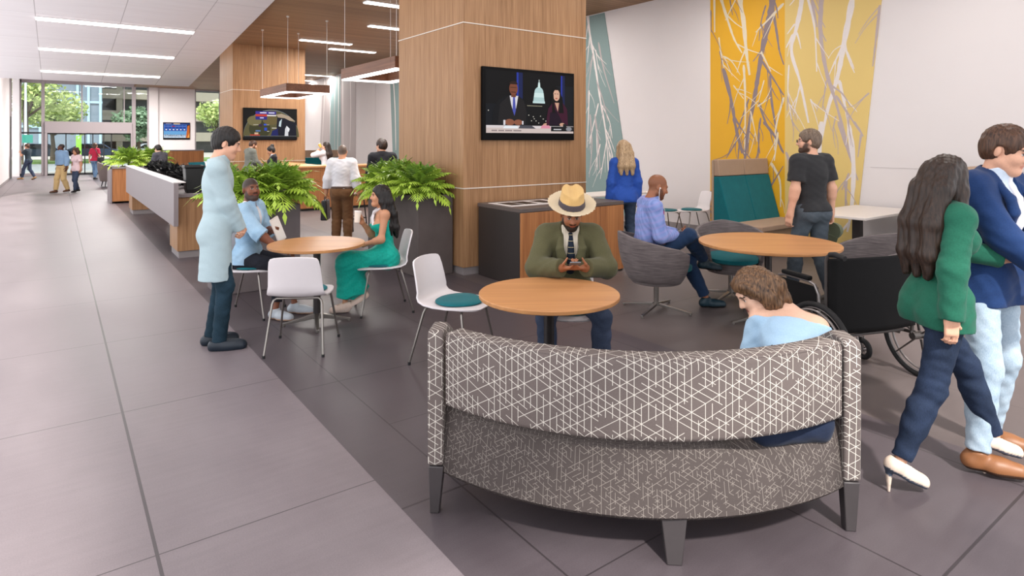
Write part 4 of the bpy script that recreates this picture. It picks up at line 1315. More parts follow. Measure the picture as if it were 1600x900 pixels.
# far booth behind the counter
t = thing('booth_bench', (8.6, 25.2, 0), PI, 'far teal booth bench with tan top, behind the drinking woman', 'bench', 'booth benches by the far wall')
MB().box(-.9, 1.6, .02, .2, .43, 1.0).build('back_cushion', M['teal'], t, bevel=.012)
MB().box(-.9, 1.6, .02, .2, 1.01, 1.3).build('head_cushion', M['tan'], t, bevel=.012)
MB().box(-.9, 1.6, .2, .75, .3, .44).build('seat', M['tan'], t, bevel=.01)
MB().box(-.88, 1.58, .05, .7, 0, .3).build('seat_base', M['tanwood'], t)
# ================================================================ figures: signed distance bodies meshed with openvdb
A3 = lambda *p: np.array(p, float)
def Rz(d):
    c, s = math.cos(math.radians(d)), math.sin(math.radians(d)); return np.array([[c, -s, 0], [s, c, 0], [0, 0, 1.]])
def Rx(d):
    c, s = math.cos(math.radians(d)), math.sin(math.radians(d)); return np.array([[1., 0, 0], [0, c, -s], [0, s, c]])
def Ry(d):
    c, s = math.cos(math.radians(d)), math.sin(math.radians(d)); return np.array([[c, 0, s], [0, 1., 0], [-s, 0, c]])
def unit(v):
    v = np.asarray(v, float); return v / max(1e-9, np.linalg.norm(v))

class Sdf:
    def __init__(s, lo, hi, h):
        s.lo = np.asarray(lo, float); s.h = h
        s.n = np.ceil((np.asarray(hi) - s.lo) / h).astype(int) + 1
        s.d = np.full(s.n, .2, np.float32)
        s.ax = [(s.lo[i] + h * np.arange(s.n[i])).astype(np.float32) for i in range(3)]
    def win(s, lo, hi):
        a = np.clip(np.floor((lo - s.lo) / s.h).astype(int), 0, s.n)
        b = np.clip(np.ceil((hi - s.lo) / s.h).astype(int) + 1, 0, s.n)
        sl = tuple(slice(a[i], b[i]) for i in range(3))
        if any(b[i] <= a[i] for i in range(3)): return None, None
        return sl, (s.ax[0][sl[0]][:, None, None], s.ax[1][sl[1]][None, :, None], s.ax[2][sl[2]][None, None, :])
    def put(s, sl, d, k, op):
        c = s.d[sl]
        if op == 'sub':
            d = -d
            if k > 0:
                h = np.clip(.5 - .5 * (c - d) / k, 0, 1)
                s.d[sl] = c * (1 - h) + d * h + k * h * (1 - h)
            else: s.d[sl] = np.maximum(c, d)
        else:
            if k > 0:
                h = np.clip(.5 + .5 * (c - d) / k, 0, 1)
                s.d[sl] = c * (1 - h) + d * h - k * h * (1 - h)
            else: s.d[sl] = np.minimum(c, d)
    def cap(s, a, b, ra, rb, k=.02, op='add', flat=None, ff=1., enda=False, endb=False):
        a = np.asarray(a, float); b = np.asarray(b, float)
        m = max(ra, rb) * max(1., ff) + 2 * k + 4 * s.h
        sl, P = s.win(np.minimum(a, b) - m, np.maximum(a, b) + m)
        if sl is None: return
        ab = b - a
        L2 = max(1e-9, ab @ ab)
        dx, dy, dz = P[0] - a[0], P[1] - a[1], P[2] - a[2]
        t = (dx * ab[0] + dy * ab[1] + dz * ab[2]) / L2
        tc = np.clip(t, 0, 1)
        ex, ey, ez = dx - tc * ab[0], dy - tc * ab[1], dz - tc * ab[2]
        q = ex * ex + ey * ey + ez * ez
        if flat is not None:
            w = unit(flat)
            pr = ex * w[0] + ey * w[1] + ez * w[2]
            q = q - pr * pr * (1 - 1 / (ff * ff))
        d = np.sqrt(np.maximum(q, 0)) - (ra + (rb - ra) * tc)
        L = math.sqrt(L2)
        if endb: d = np.maximum(d, (t - 1) * L)
        if enda: d = np.maximum(d, -t * L)
        s.put(sl, d.astype(np.float32), k, op)
    def ell(s, c, R, r, k=.03, op='add', inf=0.):
        c = np.asarray(c, float); r = np.asarray(r, float) + inf
        m = r.max() + 2 * k + 4 * s.h
        sl, P = s.win(c - m, c + m)
        if sl is None: return
        dx, dy, dz = P[0] - c[0], P[1] - c[1], P[2] - c[2]
        k0 = 0.; k1 = 0.
        for i in range(3):
            u = dx * R[0, i] + dy * R[1, i] + dz * R[2, i]
            k0 = k0 + (u / r[i]) ** 2
            k1 = k1 + (u / (r[i] * r[i])) ** 2
        k0 = np.sqrt(k0); k1 = np.sqrt(np.maximum(k1, 1e-12))
        s.put(sl, (k0 * (k0 - 1) / k1).astype(np.float32), k, op)
    def box(s, c, R, hf, rd=.005, k=.01, op='add'):
        c = np.asarray(c, float); hf = np.asarray(hf, float)
        m = np.linalg.norm(hf) + 2 * k + 4 * s.h
        sl, P = s.win(c - m, c + m)
        if sl is None: return
        dx, dy, dz = P[0] - c[0], P[1] - c[1], P[2] - c[2]
        out = 0.; ins = None
        for i in range(3):
            u = np.abs(dx * R[0, i] + dy * R[1, i] + dz * R[2, i]) - (hf[i] - rd)
            out = out + np.maximum(u, 0) ** 2
            ins = u if ins is None else np.maximum(ins, u)
        s.put(sl, (np.sqrt(out) + np.minimum(ins, 0) - rd).astype(np.float32), k, op)
    def cut(s, p, n, lo=None, hi=None):
        """keep the side the normal points away from"""
        n = unit(n)
        sl, P = s.win(s.lo if lo is None else np.asarray(lo, float), s.lo + s.n * s.h if hi is None else np.asarray(hi, float))
        if sl is None: return
        d = (P[0] - p[0]) * n[0] + (P[1] - p[1]) * n[1] + (P[2] - p[2]) * n[2]
        s.d[sl] = np.maximum(s.d[sl], d.astype(np.float32))
    def mesh(s, name, mat, parent, paint=None, base=None, wrinkle=0., seed=0, strands=False):
        s.d[[0, -1], :, :] = .2; s.d[:, [0, -1], :] = .2; s.d[:, :, [0, -1]] = .2
        g = vdb.FloatGrid(.2)
        g.copyFromArray(np.ascontiguousarray(s.d), tolerance=0.)
        pts, quads = g.convertToQuads(isovalue=0.)
        pts = np.asarray(pts, np.float32) * s.h + s.lo.astype(np.float32)
        me = bpy.data.meshes.new(name)
        nv, nf = len(pts), len(quads)
        me.vertices.add(nv)
        me.loops.add(nf * 4)
        me.polygons.add(nf)
        me.vertices.foreach_set('co', pts.ravel())
        me.loops.foreach_set('vertex_index', np.ascontiguousarray(quads[:, ::FLIP], np.int32).ravel())
        me.polygons.foreach_set('loop_start', np.arange(0, nf * 4, 4, dtype=np.int32))
        me.polygons.foreach_set('use_smooth', np.ones(nf, bool))
        me.update(calc_edges=True)
        if wrinkle:
            n = np.empty(nv * 3, np.float32); me.vertices.foreach_get('normal', n); n = n.reshape(-1, 3)
            x, y, z = pts[:, 0] + seed, pts[:, 1] - seed, pts[:, 2]
            f = .7 * np.sin(74 * (z + .45 * x) + 3.2 * np.sin(23 * y + 3 * seed)) * np.sin(17 * (z - .8 * y) + 1.7 * np.sin(14 * x)) + .5 * np.sin(118 * (z * .7 + .5 * y - .5 * x) + 4 * np.sin(11 * z)) * np.sin(21 * x + 13 * y + seed)
            if strands: f = np.sin(190 * (x + .25 * y) + 5 * np.sin(6 * z)) * np.sin(170 * (y - .2 * x) + 4 * np.sin(7 * z)) + .5 * np.sin(60 * (x + y) + 8 * z)
            pts = pts + n * (f * wrinkle)[:, None].astype(np.float32)
            me.vertices.foreach_set('co', pts.ravel().astype(np.float32))
        if base is not None:
            col = np.tile(np.append(np.asarray(base, np.float32), 1.), (nv, 1)).astype(np.float32)
            for (c, R, r, cc, soft) in paint or []:
                q = (pts - np.asarray(c)) @ np.asarray(R)
                e = np.sqrt(((q / np.asarray(r)) ** 2).sum(1))
                w = np.clip((1 + soft - e) / max(soft, 1e-3), 0, 1)[:, None]
                col[:, :3] = col[:, :3] * (1 - w) + np.asarray(cc, np.float32) * w
            ca = me.color_attributes.new('Col', 'FLOAT_COLOR', 'POINT')
            ca.data.foreach_set('color', col.ravel())
        me.materials.append(mat)
        o = bpy.data.objects.new(name, me)
        COL.objects.link(o)
        o.parent = parent
        return o
FLIP = 1

M['skin'] = painted('skin', .5, .35, bump=.06)
M['shoe'] = painted('shoe_leather', .45, .4)
def ik(a, b, l1, l2, pole):
    a = np.asarray(a, float); b = np.asarray(b, float)
    d = b - a
    L = np.linalg.norm(d)
    Lc = min(max(L, abs(l1 - l2) + .02), l1 + l2 - .004)
    u = d / max(L, 1e-6)
    b = a + u * Lc
    x = (l1 * l1 - l2 * l2 + Lc * Lc) / (2 * Lc)
    hgt = math.sqrt(max(0, l1 * l1 - x * x))
    p = np.asarray(pole, float)
    p = p - u * (p @ u)
    return a + u * x + unit(p) * hgt, b

class Fig:
    """joints and frames of one posed figure in its own frame: +X right hand, +Y forward"""
    def __init__(s, H=1.75, sex='m', build=1., h=.008, pel=None, yaw=0, low=(4, 0), up=(2, 0), twist=0, head=(0, 5, 0),
                 hl=None, hr=None, pl=(-.5, -.8, -.3), pr=(.5, -.8, -.3), fl=None, fr=None, kl=(0, 1, .1), kr=(0, 1, .1), fyaw=(8, -8), fpitch=(0, 0),
                 hdl=None, hdr=None, pnl=None, pnr=None, curl=(28, 28), shx=0., heel=0., shz=0., hoff=(0, 0, 0)):
        u = H / 1.75
        s.u, s.sex, s.h, s.b = u, sex, h, build
        f = sex == 'f'
        s.pel = np.asarray(pel if pel is not None else (0, 0, .966 * u + heel), float)
        s.Rl = Rz(yaw) @ Rx(-low[0]) @ Ry(low[1])
        s.waist = s.pel + s.Rl @ A3(0, 0, .165 * u)
        s.Ru = Rz(yaw + twist) @ Rx(-up[0]) @ Ry(up[1])
        s.chest = s.waist + s.Ru @ A3(0, 0, .19 * u)
        s.neck = s.waist + s.Ru @ A3(0, -.012 * u, .365 * u)
        sw = (.148 if f else .172) * u + shx
        s.sh = {-1: s.waist + s.Ru @ A3(-sw, -.012, .315 * u + shz), 1: s.waist + s.Ru @ A3(sw, -.012, .315 * u + shz)}
        s.Rh = Rz(head[0]) @ Rx(-head[1]) @ Ry(head[2])
        s.nk2 = s.neck + (.5 * s.Ru + .5 * s.Rh) @ A3(0, .008, .075 * u) + A3(*hoff)
        s.hc = s.nk2 + s.Rh @ A3(0, .022 * u, .082 * u)
        s.hip = {i: s.pel + s.Rl @ A3(i * .092 * u, 0, -.03 * u) for i in (-1, 1)}
        s.el, s.wr, s.hd, s.pn, s.curl = {}, {}, {}, {}, {-1: curl[0], 1: curl[1]}
        for i, tg, pole, hd, pn in ((-1, hl, pl, hdl, pnl), (1, hr, pr, hdr, pnr)):
            if tg is None: tg = s.sh[i] + s.Rl @ A3(i * .06, .06, -.52 * u)
            s.el[i], s.wr[i] = ik(s.sh[i], tg, .285 * u, .255 * u, pole)
            s.hd[i] = unit(hd) if hd is not None else unit(s.wr[i] - s.el[i])
            q = np.asarray(pn if pn is not None else (-i, .25, 0.), float)
            s.pn[i] = unit(q - s.hd[i] * (q @ s.hd[i]))
        s.kn, s.an = {}, {}
        for i, tg, pole in ((-1, fl, kl), (1, fr, kr)):
            if tg is None: tg = A3(i * .1 * u, .0, .085 * u + heel)
            s.kn[i], s.an[i] = ik(s.hip[i], tg, .435 * u, .425 * u, pole)
        s.fy = {-1: fyaw[0], 1: fyaw[1]}; s.fp = {-1: fpitch[0], 1: fpitch[1]}
        pts = [s.pel, s.hc, s.neck] + [d[i] for d in (s.sh, s.el, s.wr, s.kn, s.an, s.hip) for i in (-1, 1)]
        for i in (-1, 1): pts += [s.wr[i] + s.hd[i] * .2]
        pts = np.array(pts)
        s.lo, s.hi = pts.min(0) - .27, pts.max(0) + .27
    def grid(s, lo=None, hi=None, h=None):
        return Sdf(s.lo if lo is None else lo, s.hi if hi is None else hi, h or s.h)
    # ---- prims
    def torso(s, S, g=0., up=True, belly=0.):
        u, f, b = s.u, s.sex == 'f', s.b
        K = .04
        S.ell(s.pel, s.Rl, A3(.158 if f else .15, .102, .115) * u * b, K, inf=g)
        for i in (-1, 1):
            S.ell(s.pel + s.Rl @ A3(i * .072, -.042, -.05) * u, s.Rl, A3(.082, .084, .085) * u * b, .04, inf=g)
        R = s.Rl * .5 + s.Ru * .5
        S.ell(s.waist + R @ A3(0, .0, .0), s.Ru, A3(.114 if f else .134, .084 + belly, .15) * u * b, K, inf=g)
        if up:
            S.ell(s.chest, s.Ru, A3(.132 if f else .155, .098 if f else .108, .172) * u * b, K, inf=g)
            S.cap(s.waist + s.Ru @ A3(-.11, -.012, .3) * u, s.waist + s.Ru @ A3(.11, -.012, .3) * u, (.05 if f else .058) * u + g, (.05 if f else .058) * u + g, .04)
            S.cap(s.neck + s.Ru @ A3(0, -.01, .0), s.sh[-1] + s.Ru @ A3(.03, 0, .015), .042 * u + g, .038 * u + g, .03)
            S.cap(s.neck + s.Ru @ A3(0, -.01, .0), s.sh[1] + s.Ru @ A3(-.03, 0, .015), .042 * u + g, .038 * u + g, .03)
            if f:
                for i in (-1, 1):
                    S.ell(s.chest + s.Ru @ A3(i * .068, .078, -.0) * u, s.Ru, A3(.06, .055, .06) * u, .03, inf=g)
    def arm(s, S, i, g=0., upto='full', k=.03, loose=1.):
        u = s.u * (.86 if s.sex == 'f' else 1.) * s.b
        S.cap(s.sh[i] + s.Ru @ A3(-i * .02, 0, 0), s.sh[i], .052 * u + g, .054 * u + g, .035)
        if upto == 'short':
            m = s.sh[i] + (s.el[i] - s.sh[i]) * .72
            S.cap(s.sh[i], m, .053 * u + g, .049 * u + g * 1.4, k, endb=True)
            return
        S.cap(s.sh[i], s.el[i], .053 * u + g, .041 * u + g * loose, k)
        if upto == 'rolled':
            m = s.el[i] + (s.wr[i] - s.el[i]) * .22
            S.cap(s.el[i], m, .046 * u + g * loose, .05 * u + g * loose, .01, endb=True)
            return
        e = s.wr[i] + (s.wr[i] - s.el[i]) * (.0 if g == 0 else .02)
        S.cap(s.el[i], e, .043 * u + g * loose, .029 * u + g * loose, k, endb=g > 0)
        if g == 0:
            m = s.el[i] + (s.wr[i] - s.el[i]) * .28
            S.cap(s.el[i], m, .043 * u, .044 * u, .03)
    def leg(s, S, i, g=0., k=.04, end=1., loose=1.):
        u = s.u * s.b
        loose = 1 + (loose - 1) * .45
        S.cap(s.hip[i], s.kn[i], .08 * u + g, .054 * u + g, k)
        e = s.kn[i] + (s.an[i] - s.kn[i]) * end
        S.cap(s.kn[i], e, .053 * u + g, (.053 + (.036 - .053) * end) * u + g * loose, k, endb=g > 0)
        if g <= 0 or loose < 1.5:
            d = s.an[i] - s.kn[i]
            back = -unit(np.cross(np.cross(d, s.kn[i] - (s.hip[i] + s.an[i]) / 2 + 1e-4), d))
            c = s.kn[i] + d * .3 + back * .018 * u
            S.cap(c, s.kn[i] + d * .55 + back * .012 * u, .048 * u + g, .04 * u + g, .04)
    def hand(s, S, i):
        u = s.u * (.9 if s.sex == 'f' else 1.)
        d, n = s.hd[i], s.pn[i]
        x = np.cross(d, n)                    # across the palm
        x = x * (1 if (x @ (s.sh[1] - s.sh[-1])) * i > 0 else -1) if False else x
        side = -i                              # thumb side flips with the hand
        w = s.wr[i]
        pc = w + d * .05 * u
        R = np.stack([x, d, n], 1)
        S.cap(w - d * .01, w + d * .02 * u, .027 * u, .026 * u, .015, flat=x, ff=1.25)
        S.box(pc, R, A3(.039, .05, .0145) * u, .013 * u, .014)
        fr = max(.0085 * u, s.h * .95)
        c = s.curl[i]
        for j, (ox, L) in enumerate(((.030, .074), (.0105, .083), (-.0095, .078), (-.0285, .062))):
            p = w + d * .096 * u + x * (ox * u * side * -1)
            ang = c * (.8 + .12 * j)
            for q, fl in enumerate((.46, .32, .26)):
                a = math.radians(ang)
                dr = d * math.cos(a) + n * math.sin(a)
                e = p + dr * L * fl * u
                S.cap(p, e, fr * (1 - .06 * q), fr * (.96 - .06 * q), .004)
                p = e
                ang += c * 1.1
        tb = w + d * .03 * u + x * (.033 * u * side * -1) + n * .006
        d1 = unit(d * .62 + x * (side * -1) * .62 + n * .45)
        t1 = tb + d1 * .038 * u
        d2 = unit(d * .9 + x * (side * -1) * .1 + n * (.35 + c / 90.))
        t2 = t1 + d2 * .03 * u
        S.cap(tb, t1, .013 * u, max(.0105 * u, fr), .012)
        S.cap(t1, t2, max(.0105 * u, fr), fr, .004)
        t3 = t2 + unit(d2 + n * .3) * .024 * u
        S.cap(t2, t3, fr, fr * .9, .004)
    def headp(s, S):
        u, R, c = s.u, s.Rh, s.hc
        f = s.sex == 'f'
        P = lambda x, y, z: c + R @ (A3(x, y, z) * u)
        S.cap(s.neck - s.Ru @ A3(0, 0, .03), P(0, -.02, -.04), (.052 if f else .06) * u, (.048 if f else .056) * u, .03)
        S.ell(P(0, -.016, .032), R, A3(.074, .094, .086) * u, .02)
        S.ell(P(0, .022, -.035), R, A3(.056 if f else .06, .07, .078) * u, .035)
        S.cap(P(0, .055, -.085), P(0, .07, -.095), .024 * u, .021 * u, .03)
        for i in (-1, 1):
            S.cap(P(i * .05, .01, -.06), P(i * .018, .062, -.098), .018 * u, .018 * u, .03)   # jaw
            S.ell(P(i * .036, .062, -.03), R, A3(.024, .022, .024) * u, .025)                # cheek
        S.cap(P(-.03, .077, .024), P(.03, .077, .024), .014 * u, .014 * u, .015)            # brow
        for i in (-1, 1):
            S.ell(P(i * .03, .094, .004), R, A3(.017, .013, .011) * u, .012, op='sub')       # socket
            S.ell(P(i * .03, .074, .003), R, A3(.0135, .0135, .0105) * u, .003)              # eye
        S.cap(P(0, .086, .012), P(0, .106, -.026), .008 * u, .0125 * u, .012)
        for i in (-1, 1): S.ell(P(i * .012, .094, -.03), R, A3(.009, .01, .008) * u, .008)
        S.cap(P(-.018, .083, -.056), P(.018, .083, -.056), .0065 * u, .0065 * u, .006)
        S.cap(P(-.015, .081, -.066), P(.015, .081, -.066), .0075 * u, .0075 * u, .006)
        for i in (-1, 1):
            S.ell(P(i * .077, -.012, -.008), R @ Rz(-i * 18), A3(.009, .02, .031) * u, .006)
    def facepaint(s, skin, lips=None, brow=(.02, .012, .008), beard=None, scalp=None):
        u, R, c = s.u, s.Rh, s.hc
        P = lambda x, y, z: c + R @ (A3(x, y, z) * u)
        out = []
        if scalp is not None: out += [(P(0, -.035, .055), R, A3(.085, .108, .078) * u, scalp, .2), (P(0, -.06, .0), R, A3(.082, .06, .06) * u, scalp, .25)]
        if beard is not None:
            out += [(P(0, .05, -.088), R, A3(.062, .06, .032) * u, beard, .25), (P(.052, .02, -.06), R, A3(.02, .035, .05) * u, beard, .3), (P(-.052, .02, -.06), R, A3(.02, .035, .05) * u, beard, .3), (P(0, .092, -.046), R, A3(.026, .02, .008) * u, beard, .3)]
        lips = lips if lips is not None else tuple(np.asarray(skin) * A3(.75, .5, .5))
        out += [(P(0, .088, -.061), R, A3(.021, .016, .0095) * u, lips, .2)]
        for i in (-1, 1):
            out += [(P(i * .03, .088, .003), R, A3(.0125, .012, .0062) * u, (.62, .58, .55), .15), (P(i * .03, .09, .003), R, A3(.0065, .02, .007) * u, (.015, .01, .008), .15),
                    (P(i * .03, .088, .0105), R, A3(.016, .014, .0028) * u, (.02, .012, .01), .3),
                    (P(i * .031, .088, .026), R, A3(.021, .02, .0048) * u, brow, .3)]
        return out
    def body(s, root, skin, legs=True, **paint):
        S = s.grid()
        s.torso(S)
        for i in (-1, 1):
            s.arm(S, i); s.leg(S, i, -.008); s.hand(S, i)
            s.footp(S, i, -.012)
        s.headp(S)
        return S.mesh('body', M['skin'], root, s.facepaint(skin, **paint), skin)
    def footframe(s, i):
        R = Rz(s.fy[i]) @ Rx(-s.fp[i])
        return R
    def footp(s, S, i, g=0.):
        u, R, a = s.u * (.92 if s.sex == 'f' else 1.), s.footframe(i), s.an[i]
        P = lambda x, y, z: a + R @ (A3(x, y, z) * u)
        S.cap(a, P(0, -.02, -.04), .04 * u + g, .038 * u + g, .02)
        S.cap(P(0, -.03, -.045), P(0, .09, -.05), .036 * u + g, .036 * u + g, .02)
        S.cap(P(-.012, .07, -.056), P(.0, .165, -.06), .036 * u + g, .027 * u + g, .03)
        S.cap(P(.014, .07, -.056), P(.005, .165, -.06), .036 * u + g, .027 * u + g, .03)
    def shoe(s, root, i, mat, base, sole, style='shoe', name='shoe'):
        u, R, a = s.u * (.92 if s.sex == 'f' else 1.), s.footframe(i), s.an[i]
        S = Sdf(a - .3, a + .3, min(s.h, .007))
        P = lambda x, y, z: a + R @ (A3(x, y, z) * u)
        s.footp(S, i, .006)
        bot = -.085
        if style == 'heel':
            # pump raised on a slim heel: sole follows the foot pitch
            S.cut(P(0, 0, -.0), R @ A3(0, 0, 1.))
            S.cut(P(0, 0, bot), R @ A3(0, 0, -1.))
            S.ell(P(0, .075, .0), R, A3(.03, .07, .05) * u, .01, op='sub')
            h0 = P(0, -.045, bot + .02)
            S.cap(h0, (h0[0], h0[1], .004), .018, .007, .012)
            S.cap(P(0, .1, -.07), P(0, .19, -.072), .022, .01, .015)
        elif style == 'wedge':
            S.cut(P(0, 0, .0), R @ A3(0, 0, 1.))
            S.ell(P(0, .06, .0), R, A3(.03, .06, .05) * u, .01, op='sub')
            for q in (-.03, .0, .04): S.cap(P(0, q, -.06), (P(0, q, 0)[0], P(0, q, 0)[1], .03), .036, .03, .02)
            S.cut((0, 0, .0), A3(0, 0, -1.))
        elif style == 'clog':
            S.cap(P(0, .02, -.05), P(0, .11, -.05), .05, .044, .03)
            S.cap(P(0, .06, -.06), P(0, .15, -.062), .048, .04, .03)
            S.cap(P(0, -.04, -.055), P(0, .02, -.055), .046, .05, .03)
            S.cut(P(0, 0, -.012), R @ A3(0, 0, 1.)); S.cut(P(0, 0, bot), R @ A3(0, 0, -1.))
        else:
            S.cap(P(0, .1, -.068), P(0, .17, -.072), .04, .03, .02)
            S.cut(P(0, 0, .015), R @ A3(0, -.12, 1.)); S.cut(P(0, 0, bot), R @ A3(0, 0, -1.))
        pt = [] if sole is None else [(P(0, .06, bot - .005), R, A3(.3, .4, .022) * u, sole, .08)]
        return S.mesh(name, mat, root, pt, base)
    def trousers(s, root, mat, g=.014, end=.97, loose=1.6, top=.07, name='trousers', wr=.003, seed=0.):
        S = s.grid()
        s.torso(S, g, up=False)
        for i in (-1, 1): s.leg(S, i, g, end=end, loose=loose)
        S.cut(s.pel + s.Rl @ A3(0, 0, top * s.u), s.Rl @ A3(0, 0, 1.), lo=s.pel - .35, hi=s.pel + A3(.35, .13, .6))
        return S.mesh(name, mat, root, wrinkle=wr, seed=seed)
    def shirt(s, root, mat, g=.014, sleeve='full', hem=-.02, name='shirt', neck=.035, wr=.0028, seed=0., loose=1.3, V=None, collar=True, flare=0., lapel=False, vd=.34, shoulders=True, belly=0., skirt=None, back=False, skr=.1):
        S = s.grid()
        u = s.u
        s.torso(S, g, belly=belly)
        if sleeve:
            for i in (-1, 1): s.arm(S, i, g, sleeve, loose=loose)
        if hem < -.06:
            for i in (-1, 1):
                e = s.pel + s.Rl @ A3(i * .078, .006, (hem - .1) * u)
                S.cap(s.pel + s.Rl @ A3(i * .07, .006, .02), e, skr * u * s.b + g * .6, skr * u * s.b + g * .6 + flare, .04)
        if skirt:
            skirt(S)
        n = s.neck + s.Ru @ A3(0, .012, .0)
        if collar:
            S.cap(n - s.Ru @ A3(0, 0, .02), n + s.Ru @ A3(0, .012, .042) * u, .072 * u + g * .3, .064 * u + g * .3, .012)
            S.cut(n + s.Ru @ A3(0, .0, .045) * u, s.Ru @ A3(0, -.35, 1.), lo=n - .13, hi=n + .22)
        else:
            S.cap(n + s.Ru @ A3(0, .0, -.01 + neck * .3) * u, n + s.Ru @ A3(0, .03, .14) * u, .058 * u, .1 * u, .006, op='sub')
        if V:
            w0, z0, z1 = V
            S.cap(s.waist + s.Ru @ A3(0, .17, .40) * u, s.waist + s.Ru @ A3(0, .17, z1) * u, w0 * u, .006, .0, op='sub', flat=s.Ru @ A3(0, 1., 0), ff=2.2)
        S.cut(s.pel + s.Rl @ A3(0, 0, hem * u), s.Rl @ A3(0, 0, -1.), lo=s.pel - 1., hi=s.pel + A3(.5, .5, .2) if hem > -.3 else s.pel + .5)
        o = S.mesh(name, mat, root, wrinkle=wr, seed=seed)
        return o
    def chestline(s, z, off=0., x=0.):
        """a point on the front of the chest, z above the waist"""
        u = s.u
        q = (z - .19) / .175
        y = (.098 if s.sex == 'f' else .108) * math.sqrt(max(.12, 1 - q * q)) * s.b
        return s.waist + s.Ru @ A3(x, y + off / u, z) * u
    def tie(s, root, mat, off=.02, length=.34, w=.036, name='tie'):
        S = s.grid(h=.0055)
        a = s.neck + s.Ru @ A3(0, .062 + off * .6, .0) * s.u
        S.cap(a, a - s.Ru @ A3(0, -.008, .035), .02, .014, .006)
        pr = a - s.Ru @ A3(0, -.012, .03)
        for k in range(1, 7):
            z = .335 - length * k / 6
            q = s.chestline(z, off)
            S.cap(pr, q, .014 + (w - .014) * (k - 1) / 5 * .8, .014 + (w - .014) * k / 5 * .8 if k < 6 else .006, .006, flat=s.Ru @ A3(1., 0, 0), ff=1.3)
            pr = q
        return S.mesh(name, mat, root)
    def lapels(s, root, mat, off=.024, w0=.062, z1=.1, name='lapel'):
        for i in (-1, 1):
            S = s.grid(h=.006)
            a = s.neck + s.Ru @ A3(i * .068, .01, .035) * s.u
            b = s.chestline(.27, off, i * (w0 + .018))
            c = s.chestline(.2, off, i * (w0 * .75 + .02))
            d = s.chestline(z1, off, i * .014)
            fl = s.Ru @ A3(1., 0, -.3)
            S.cap(a, b, .013, .02, .01, flat=fl, ff=1.4)
            S.cap(b, c, .02, .024, .01, flat=fl, ff=1.5)
            S.cap(c, d, .022, .008, .01, flat=fl, ff=1.3)
            S.mesh(name, mat, root)
    def belt(s, root, mat, g=.02, z=.06):
        S = s.grid()
        s.torso(S, g, up=False)
        n = s.Rl @ A3(0, 0, 1.)
        p = s.pel + n * z * s.u
        S.cut(p + n * .018, n); S.cut(p - n * .018, -n)
        return S.mesh('belt', mat, root)
    def hair(s, root, mat, style='short', pts=None, vol=.012, name='hair', line=.058, wr=.0018, seed=0., side=.03):
        u, R, c = s.u, s.Rh, s.hc
        P = lambda x, y, z: c + R @ (A3(x, y, z) * u)
        lo = c - .22; hi = c + .22
        if pts:
            for chain in pts:
                for (p, r) in chain:
                    q = np.asarray(p); lo = np.minimum(lo, q - .12); hi = np.maximum(hi, q + .12)
        S = Sdf(lo, hi, min(s.h, .007))
        S.ell(P(0, -.018, .036), R, A3(.075, .096, .088) * u, .02, inf=vol)
        S.ell(P(0, -.05, -.01), R, A3(.07, .058, .066) * u, .03, inf=vol * .8)
        # the face and the forehead stay free
        S.ell(P(0, .098, -.03), R, A3(.071, .075, line + .03) * u, .01, op='sub')
        S.cap(P(-.12, .055, -.075), P(.12, .055, -.075), .062 * u, .062 * u, .012, op='sub')
        if style == 'short':
            S.cut(P(0, -.02, -.055), R @ A3(0, .35, -1.))
            for i in (-1, 1): S.ell(P(i * .084, -.002, -.012), R, A3(.022, .026, .034) * u, .006, op='sub')
        if pts:
            for chain in pts:
                for (a, ra), (b, rb) in zip(chain[:-1], chain[1:]):
                    S.cap(a, b, ra, rb, .022)
        return S.mesh(name, mat, root, wrinkle=wr, seed=seed, strands=True)
    def at(s, *p):
        """point in the head frame"""
        return s.hc + s.Rh @ (A3(*p) * s.u)
    def tor(s, *p):
        return s.waist + s.Ru @ (A3(*p) * s.u)

def hair_mat(name, c1, c2, axis=(1, 1, .12)):
    g = NT(name)
    n = g.noise(g.scale(g.coord(), axis), 130., 3.)
    f = g.maprange(n, .3, .7)
    g.set(color=g.mix(f, hexc(c1), hexc(c2)), rough=.45, spec=.35)
    g.bump(n, .35, .004)
    return g.m
def striped(name, c1, c2, per, w, vec=(0, 0, 1), rough=.8, c3=None):
    g = NT(name)
    x, y, z = g.xyz(g.coord())
    v = g.math('ADD', g.math('MULTIPLY', x, vec[0]), g.math('ADD', g.math('MULTIPLY', y, vec[1]), g.math('MULTIPLY', z, vec[2])))
    ln = g.math('LESS_THAN', g.math('FRACT', g.math('DIVIDE', v, per)), w)
    g.set(color=g.mix(ln, hexc(c1), hexc(c2)), rough=rough, spec=.2)
    return g.m
def plaid(name, c1, c2, c3, per):
    g = NT(name)
    p = g.coord()
    x, y, z = g.xyz(p)
    s1 = g.math('SINE', g.math('MULTIPLY', g.math('ADD', x, g.math('MULTIPLY', z, .4)), 2 * PI / per))
    s2 = g.math('SINE', g.math('MULTIPLY', g.math('SUBTRACT', z, g.math('MULTIPLY', y, .4)), 2 * PI / (per * 1.6)))
    nz = g.noise(p, 7., 2.)
    f = g.math('ADD', g.math('MULTIPLY', g.math('ADD', g.math('MULTIPLY', s1, .5), .5), .35), g.math('MULTIPLY', nz, .75))
    col = g.mix(g.maprange(f, .2, .85), hexc(c1), hexc(c2))
    col = g.mix(g.math('MULTIPLY', g.math('GREATER_THAN', s2, .4), .3), col, hexc(c3))
    g.set(color=col, rough=.85, spec=.15)
    return g.m
